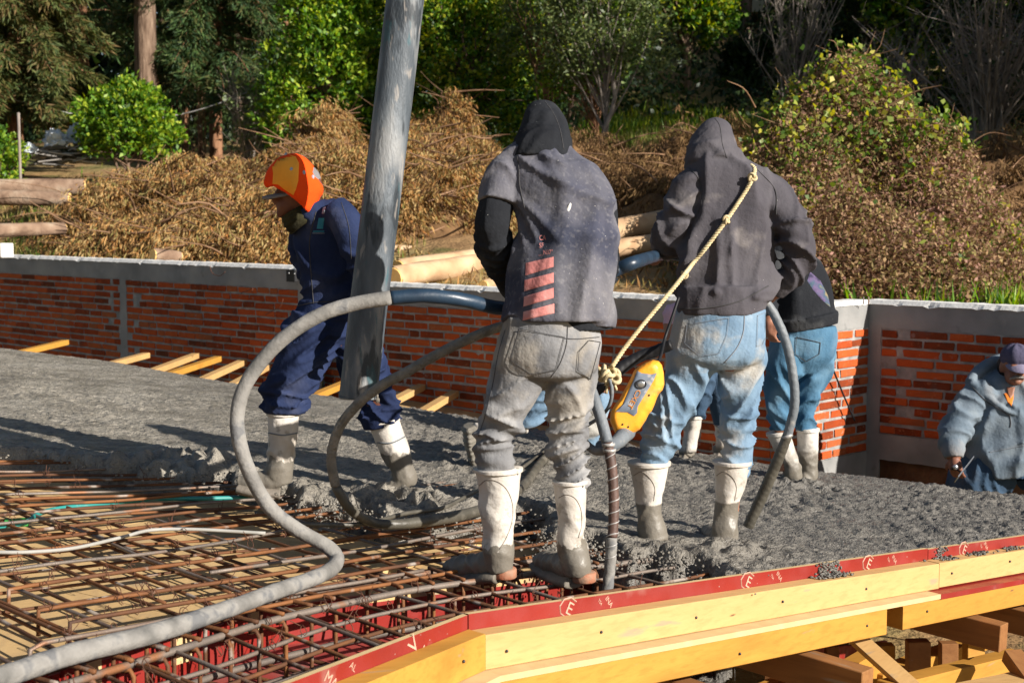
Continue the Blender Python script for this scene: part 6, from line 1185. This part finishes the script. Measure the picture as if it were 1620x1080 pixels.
mk('handle', *tube([at(1505, 741, Y0-.18), at(1511, 739, Y0-.34)], [.014, .018], 12, 6), M['steel_dark'], tr, True); V, F = ell(at(1511.5, 738.5, Y0-.35), (.017, .012, .017)); mk('handle_cap', V, F, M['bright_steel'], tr, True)
a, b = at(1536, 729, Y0-.28), at(1511, 761, Y0-.42); d = (b-a).normalized(); u = Vector((-.33, -1, .25)); u = (u-d*u.dot(d)).normalized(); nn = d.cross(u); V, F = box((a+b)/2+u*.02, d*(b-a).length/2, u*.03, nn*.0025); mk('blade', V, F, M['bright_steel'], tr); mk('tang', *tube([at(1511, 741, Y0-.3), at(1522, 747, Y0-.33)], .005, 6, 4), M['steel_dark'], tr, True)
# ------------------------------------------------------------------ pump pipe, hoses, vibrator, rope
YP = 5.82
pp = thing('pump_pipe', 'fat grimy steel-grey concrete pump pipe hanging from above in front of the navy worker', 'pipe', tuple(at(566, 628, YP)))
a, b = at(566.5, 626, YP), at(641, 0, YP+.12); d = (b-a).normalized(); topz = a+d*4.4
V, F = tube([a, a+d*1., a+d*2.2, topz], .0780, 40, 90, False, (lambda i, th: 1+.006*np.sin(th*3+i*.2)+.004*np.sin(th*7+i*.5))); mk('pipe', V, F, M['pipe'], pp, True)
V, F = tube([a+d*.02, a+d*1.], .067, 32, 12, False); mk('bore', V, F[:], M['black'], pp, True)
V, F = tube([a-d*.004, a+d*.012], .0800, 40); mk('lip', *tube([a-d*.006, a+d*.0, a+d*.012], .0800, 40, None, False), M['pipe'], pp, True)
mk('rim_ring', *[x for x in (lambda q: q)(tube([a+Vector((math.cos(t_)*.0742, math.sin(t_)*.0742, -.002+d.x*-.0*t_)) for t_ in np.linspace(0, 6.28, 30)], .006, 6, 60))], M['pipe'], pp, True)
A = Acc()
for k_ in range(26): 
    q = at(random.uniform(560, 600), random.uniform(618, 634), YP-.04); V, F = ell(q, (.006, .006, .012), None, 6, 4)
    if k_ < 6: A.add(V, F)
A.build('drips', M['mud'], pp, True)
def hose(label, segs, name='hose', cat='hose', sides=14, n=120, wob=.02):
    """segs: list of (points, radii, material) consecutive pieces of one hose"""
    t = thing(name, label, cat, tuple(segs[0][0][0]))
    for i, (P_, r_, mt) in enumerate(segs): mk('hose_section', *tube(P_, r_, sides, n, True, (lambda i_, th: 1+wob*np.sin(i_*.9+th*2)+wob*np.sin(i_*.37-th*3))), M[mt], t, True)
    return t
H = lambda pts: [at(a_, b_, c_) for a_, b_, c_ in pts]
on_ = lambda a_, b_, dz=.03: tuple(on(a_, b_, dz))
g1 = [on(-120, 1107, .02), on(0, 1071, .02), on(117, 1033, .02), on(233, 1004, .02), on(350, 966, .02), on(447, 931, .02), on(508, 909, .02), on(533, 888, .03)]
y1 = on(533, 888, .03).y
arc = H([(520,866,y1+.03),(467,835,y1+.02),(424,799,y1-.0),(394,745,y1-.02),(377,690,y1-.0),(376,650,y1+.02),(387,612,y1+.04),(412,573,y1+.06),(451,533,y1+.08),(507,498,y1+.1),(562,480,y1+.12),(618,471,y1+.14)])
arc2 = H([(618,471,y1+.14),(673,468,y1+.16),(730,474,y1+.2),(790,487,y1+.3),(850,484,y1+.42),(920,455,y1+.5),(975,427,y1+.55),(1010,413,y1+.62),(1048,403,5.87+.34),(1075,405,5.87+.42),(1110,425,5.87+.45)])
hose('long cement-dusted hose looping from the lower left up to the grey jeans, then blue-black', [(g1+arc, [.028]*4+[.026]*4+[.0255]*12, 'hose_dusty'), (arc2, [.0257]+[.0255]*7+[.024]*3, 'hose_blue')], 'vibrator_hose', n=180)
g = H([(800,514,5.45),(760,528,5.4),(700,556,5.38),(640,590,5.36),(600,612,5.36),(562,643,5.38),(535,680,5.4),(524,725,5.42),(531,768,5.44)])
g2 = [at(531,768,5.44), at(552,803,5.46), on(585, 824, .03), on(625, 829, .02), on(680, 823, .02), on(740, 812, .02), on(790, 795, .02), on(830, 765, .02), on(862, 725, .03), on(905, 700, .03)]
hose('caked grey hose making the smaller loop in front of the pipe foot', [(g, .0195, 'hose_mud'), (g2, [.0195]*4+[.024]*3+[.023]*3, 'hose_dark')], 'vibrator_hose', n=130)
P_ = [on(440, 828, .02), on(567, 829, .02), on(640, 812, .02), on(700, 803, .02), on(753, 777, .03), on(800, 757, .03), on(880, 700, .02)]
tag(mk('cable', *tube(P_, .0095, 8, 60, True), M['hose_dark'], None, True), 'thin dark muddy cable crossing the rebar behind the nearest left boot', 'cable')
# vibrator shaft with spiral wrap
vs = thing('vibrator_hose', 'brown vibrator hose with bright spiral wire, standing between the hooded workers', 'hose', tuple(on(963, 915, -.1)))
up = H([(928,600,5.35),(938,625,5.3),(950,660,5.25),(961,700,5.2)]); md = H([(961,700,5.2),(968,740,5.18),(971,790,5.16),(970,835,5.14),(968,850,5.13)]); lo = H([(968,850,5.13),(966,885,5.12),(963,915,5.11),(961,935,5.10)])
mk('upper_hose', *tube(up, .0215, 14, 30), M['hose_grey'], vs, True); mk('wrapped_hose', *tube(md, .0190, 14, 40), M['hose_brown'], vs, True); mk('tip', *tube(lo, .0205, 14, 24, True, (lambda i, th: 1+.05*np.sin(i*1.2+th))), M['hose_dusty'], vs, True)
D = crom([tuple(p) for p in md+lo[1:2]], 200); T = nrm(np.gradient(D, axis=0)); u = nrm(np.cross(T, [0, 1., 0])); v = np.cross(T, u); ph = np.linspace(0, 2*np.pi*10.5, 200)[:, None]
mk('spiral_wire', *tube(D+(u*np.cos(ph)+v*np.sin(ph))*.0195, .0026, 5), M['strap'], vs, True)
for q in (703, 712): c = at(962.5+(q-703)*.2, q, 5.198); mk('clamp', *tube([c-Vector((0,0,.005)), c+Vector((0,0,.006))], .0245, 18), M['strap'], vs, True)
mk('elbow', *tube(H([(985,690,5.3),(976,699,5.25),(965,706,5.2)]), [.030, .027, .022], 14, 14), M['hose_grey'], vs, True)
HS = hose('grey vibrator hose the charcoal-hooded worker holds, plunged into the wet concrete at the right', [(H([(1212,478,5.93),(1226,500,5.93),(1243,540,5.93),(1254,590,5.93),(1257,640,5.93),(1246,688,5.95)]), .0195, 'hose_grey'), ([at(1246,688,5.95), at(1230,728,5.98), at(1210,775,6.02), at(1190,818,6.05), at(1184,832,6.06)], [.021,.024,.0245,.024,.024], 'hose_dark')], 'vibrator_hose')
c = at(1245.5, 689, 5.95); mk('joint_ring', *tube([c-Vector((-.002,0,.006)), c+Vector((-.002,0,.006))], .0235, 18), M['strap'], HS, True)
# motor
YM = 5.45
mt = thing('vibrator_motor', 'battered orange-yellow vibrator motor with worn grey nameplate hanging on a rope', 'motor', tuple(at(1010, 628, YM)))
OUT = [(1033,569),(1042,571),(1047,577),(1050,590),(1051,608),(1048,617),(1043,622),(1039,630),(1035,641),(1031,650),(1026,655),(1022,664),(1012,679),(1000,687),(986,695),(979,690),(972,683),(965,666),(966,651),(972,641),(979,633),(985,621),(992,609),(998,597),(1003,586),(1011,579),(1022,573)]
cx, cy = np.mean([p[0] for p in OUT]), np.mean([p[1] for p in OUT]); ax = np.array([1040-977, 575-688], float); ax /= np.linalg.norm(ax); Vr = []; K_ = len(OUT)
for dY, s_, wa in ((.085, .70, 1), (.075, .90, 1), (.045, 1.0, 1), (-.010, 1.0, 1), (-.045, .94, 1), (-.062, .82, 1), (-.068, .66, 1)):
    ring = []
    for p in OUT:
        v = np.array([p[0]-cx, p[1]-cy]); al = v@ax; pe = v-ax*al; q = np.array([cx, cy])+ax*al*(1-(1-s_)*.55)+pe*s_+(np.array([-2.5, -.5])*(1 if dY < 0 else 0)*(1-s_)*4); ring.append(tuple(at(q[0], q[1], YM+dY)))
    Vr.append(ring)
fz = fuse('housing', [grid_faces(np.array(Vr))], M['motor'], mt, .004, 2); bf = bvh(fz)
PL = [(1008,586),(1015,590),(1030,592),(1039,590),(1034,602),(1009,643),(1008,653),(1003,658),(993,652),(974,651),(985,640),(1000,606)]
pl = patch('nameplate', PL, bf, M['plate'], fz, .006, 6, 4); bpz = bvh(pl); c = cast(bpz, 1014, 607.5, .002)
mk('emblem_ring', *tube([cast(bpz, 1014+8.3*math.cos(a_), 607.5+6.6*math.sin(a_), .003) or c for a_ in np.linspace(0, 6.28, 24)], .0022, 6), M['steel_dark'], fz, True); V, F = ell(c, (.0155, .004, .0135)); mk('emblem_disc', V, F, M['bright_steel'], fz, True)
V, F = text_geo('CXET', 1.); xs_ = [v[0] for v in V]; w_ = max(xs_); Vp = []
dn = -ax; sdv = np.array([ax[1], -ax[0]])   # reading down the plate
for v in V: q = np.array([1012, 617.])+dn*(v[0]/w_*33)+np.array([-dn[1], dn[0]])*((.36-v[1])*11.5)*-1*-1; p = cast(bpz, q[0], q[1], .0025) or c; Vp.append(p)
mk('lettering', Vp, F, plain('orange_print', (.62, .22, .03), .6), fz)
for q in ((994,675), (1027,625), (985,671)): V, F = ell(cast(bf, *q, 0) or c, (.004, .004, .004), None, 8, 5); mk('screw', V, F, M['black'], fz, True)
mk('outlet', *tube(H([(993,683,YM),(985,690,YM-.08),(979,697,YM-.16)]), [.032,.030,.029], 14, 10), M['hose_grey'], mt, True)
hose('black hose running behind the orange motor to the grey jeans', [(H([(1062,545,5.7),(1035,556,5.72),(1008,566,5.72),(975,588,5.7),(945,615,5.66),(915,645,5.6)]), [.022,.024,.024,.026,.026,.024], 'black')], 'power_hose')
tag(mk('strap', *tube(H([(1074,470,5.74),(1064,500,5.72),(1052,535,5.7),(1046,560,5.6),(1040,575,5.52)]), .0065, 6, 30), M['black'], None, True), 'thin black strap from the charcoal-hooded worker hip down to the motor', 'strap')
tag(mk('thin_hose', *tube(H([(958,592,5.42),(966,605,5.4),(968,625,5.4),(962,645,5.42),(948,660,5.46),(930,672,5.5)]), .0075, 8, 40), M['hose_grey'], None, True), 'thin grey cable curling beside the rope bundle', 'cable')
tag(mk('thin_hose', *tube(H([(925,700,5.6),(940,712,5.55),(955,713,5.45),(975,706,5.35)]), .017, 10, 30), M['hose_dusty'], None, True), 'pale grey hose end curving behind the spiral-wrapped hose', 'hose')
# rope
rp = thing('rope', 'knotted straw-coloured rope slung over the charcoal hoodie and carrying the motor', 'rope', tuple(at(1082, 435, 5.6)))
bw = bvh([o for o in W3.children if o.name.startswith('hoodie')][0])
pts = [(1194,268),(1190,283),(1178,305),(1150,347),(1118,390),(1096,417)]; Pr = [(cast(bw, *p, .012) or at(*p, 5.7)) for p in pts]+H([(1083,434,5.62),(1055,468,5.55),(1020,510,5.50),(990,548,5.46),(968,580,5.42)])
Pr = [cast(bw, 1188, 262, -.02) or Pr[0]]+Pr
D = crom([tuple(p) for p in Pr], 420); T = nrm(np.gradient(D, axis=0)); u = nrm(np.cross(T, [0, 1., .2])); v = np.cross(T, u); L_ = np.concatenate([[0], np.cumsum(np.linalg.norm(np.diff(D, axis=0), axis=1))])[:, None]
A = Acc()
for k_ in range(3): ph = L_*160+k_*2*np.pi/3; A.add(*tube(D+(u*np.cos(ph)+v*np.sin(ph))*.0048, .0052, 5))
A.build('strands', M['rope'], rp, True)
def knot(c, r, tr_, k_=3, seed=0):
    t_ = np.linspace(0, 2*np.pi, 70); x_ = (1+.45*np.cos(k_*t_))*np.cos(2*t_); y_ = (1+.45*np.cos(k_*t_))*np.sin(2*t_); z_ = .55*np.sin(k_*t_); a_ = seed
    P_ = np.stack([x_*math.cos(a_)-z_*math.sin(a_), x_*math.sin(a_)*.6+z_*math.cos(a_), y_], 1)*r+np.array(c); return tube(P_, tr_, 6)
for i, (px, py) in enumerate(((1190, 281), (1149, 348), (1083, 434))): c = cast(bw, px, py, .014) or at(px, py, 5.62); mk('knot', *knot(c, .0115, .0060, 3, i), M['rope'], rp, True)
A = Acc(); c = at(964, 592, 5.42)
for i in range(4): A.add(*knot(c+Vector(RNG.normal(0, .016, 3)), .020, .0085, 3+i % 2, i*1.1))
for i in range(4): q = c+Vector(RNG.normal(0, .02, 3)); A.add(*tube([c, q+Vector((0, 0, -.03)), q+Vector((RNG.normal(0, .02), 0, -.065))], .0055, 5, 8))
A.build('knot', M['rope'], rp, True)
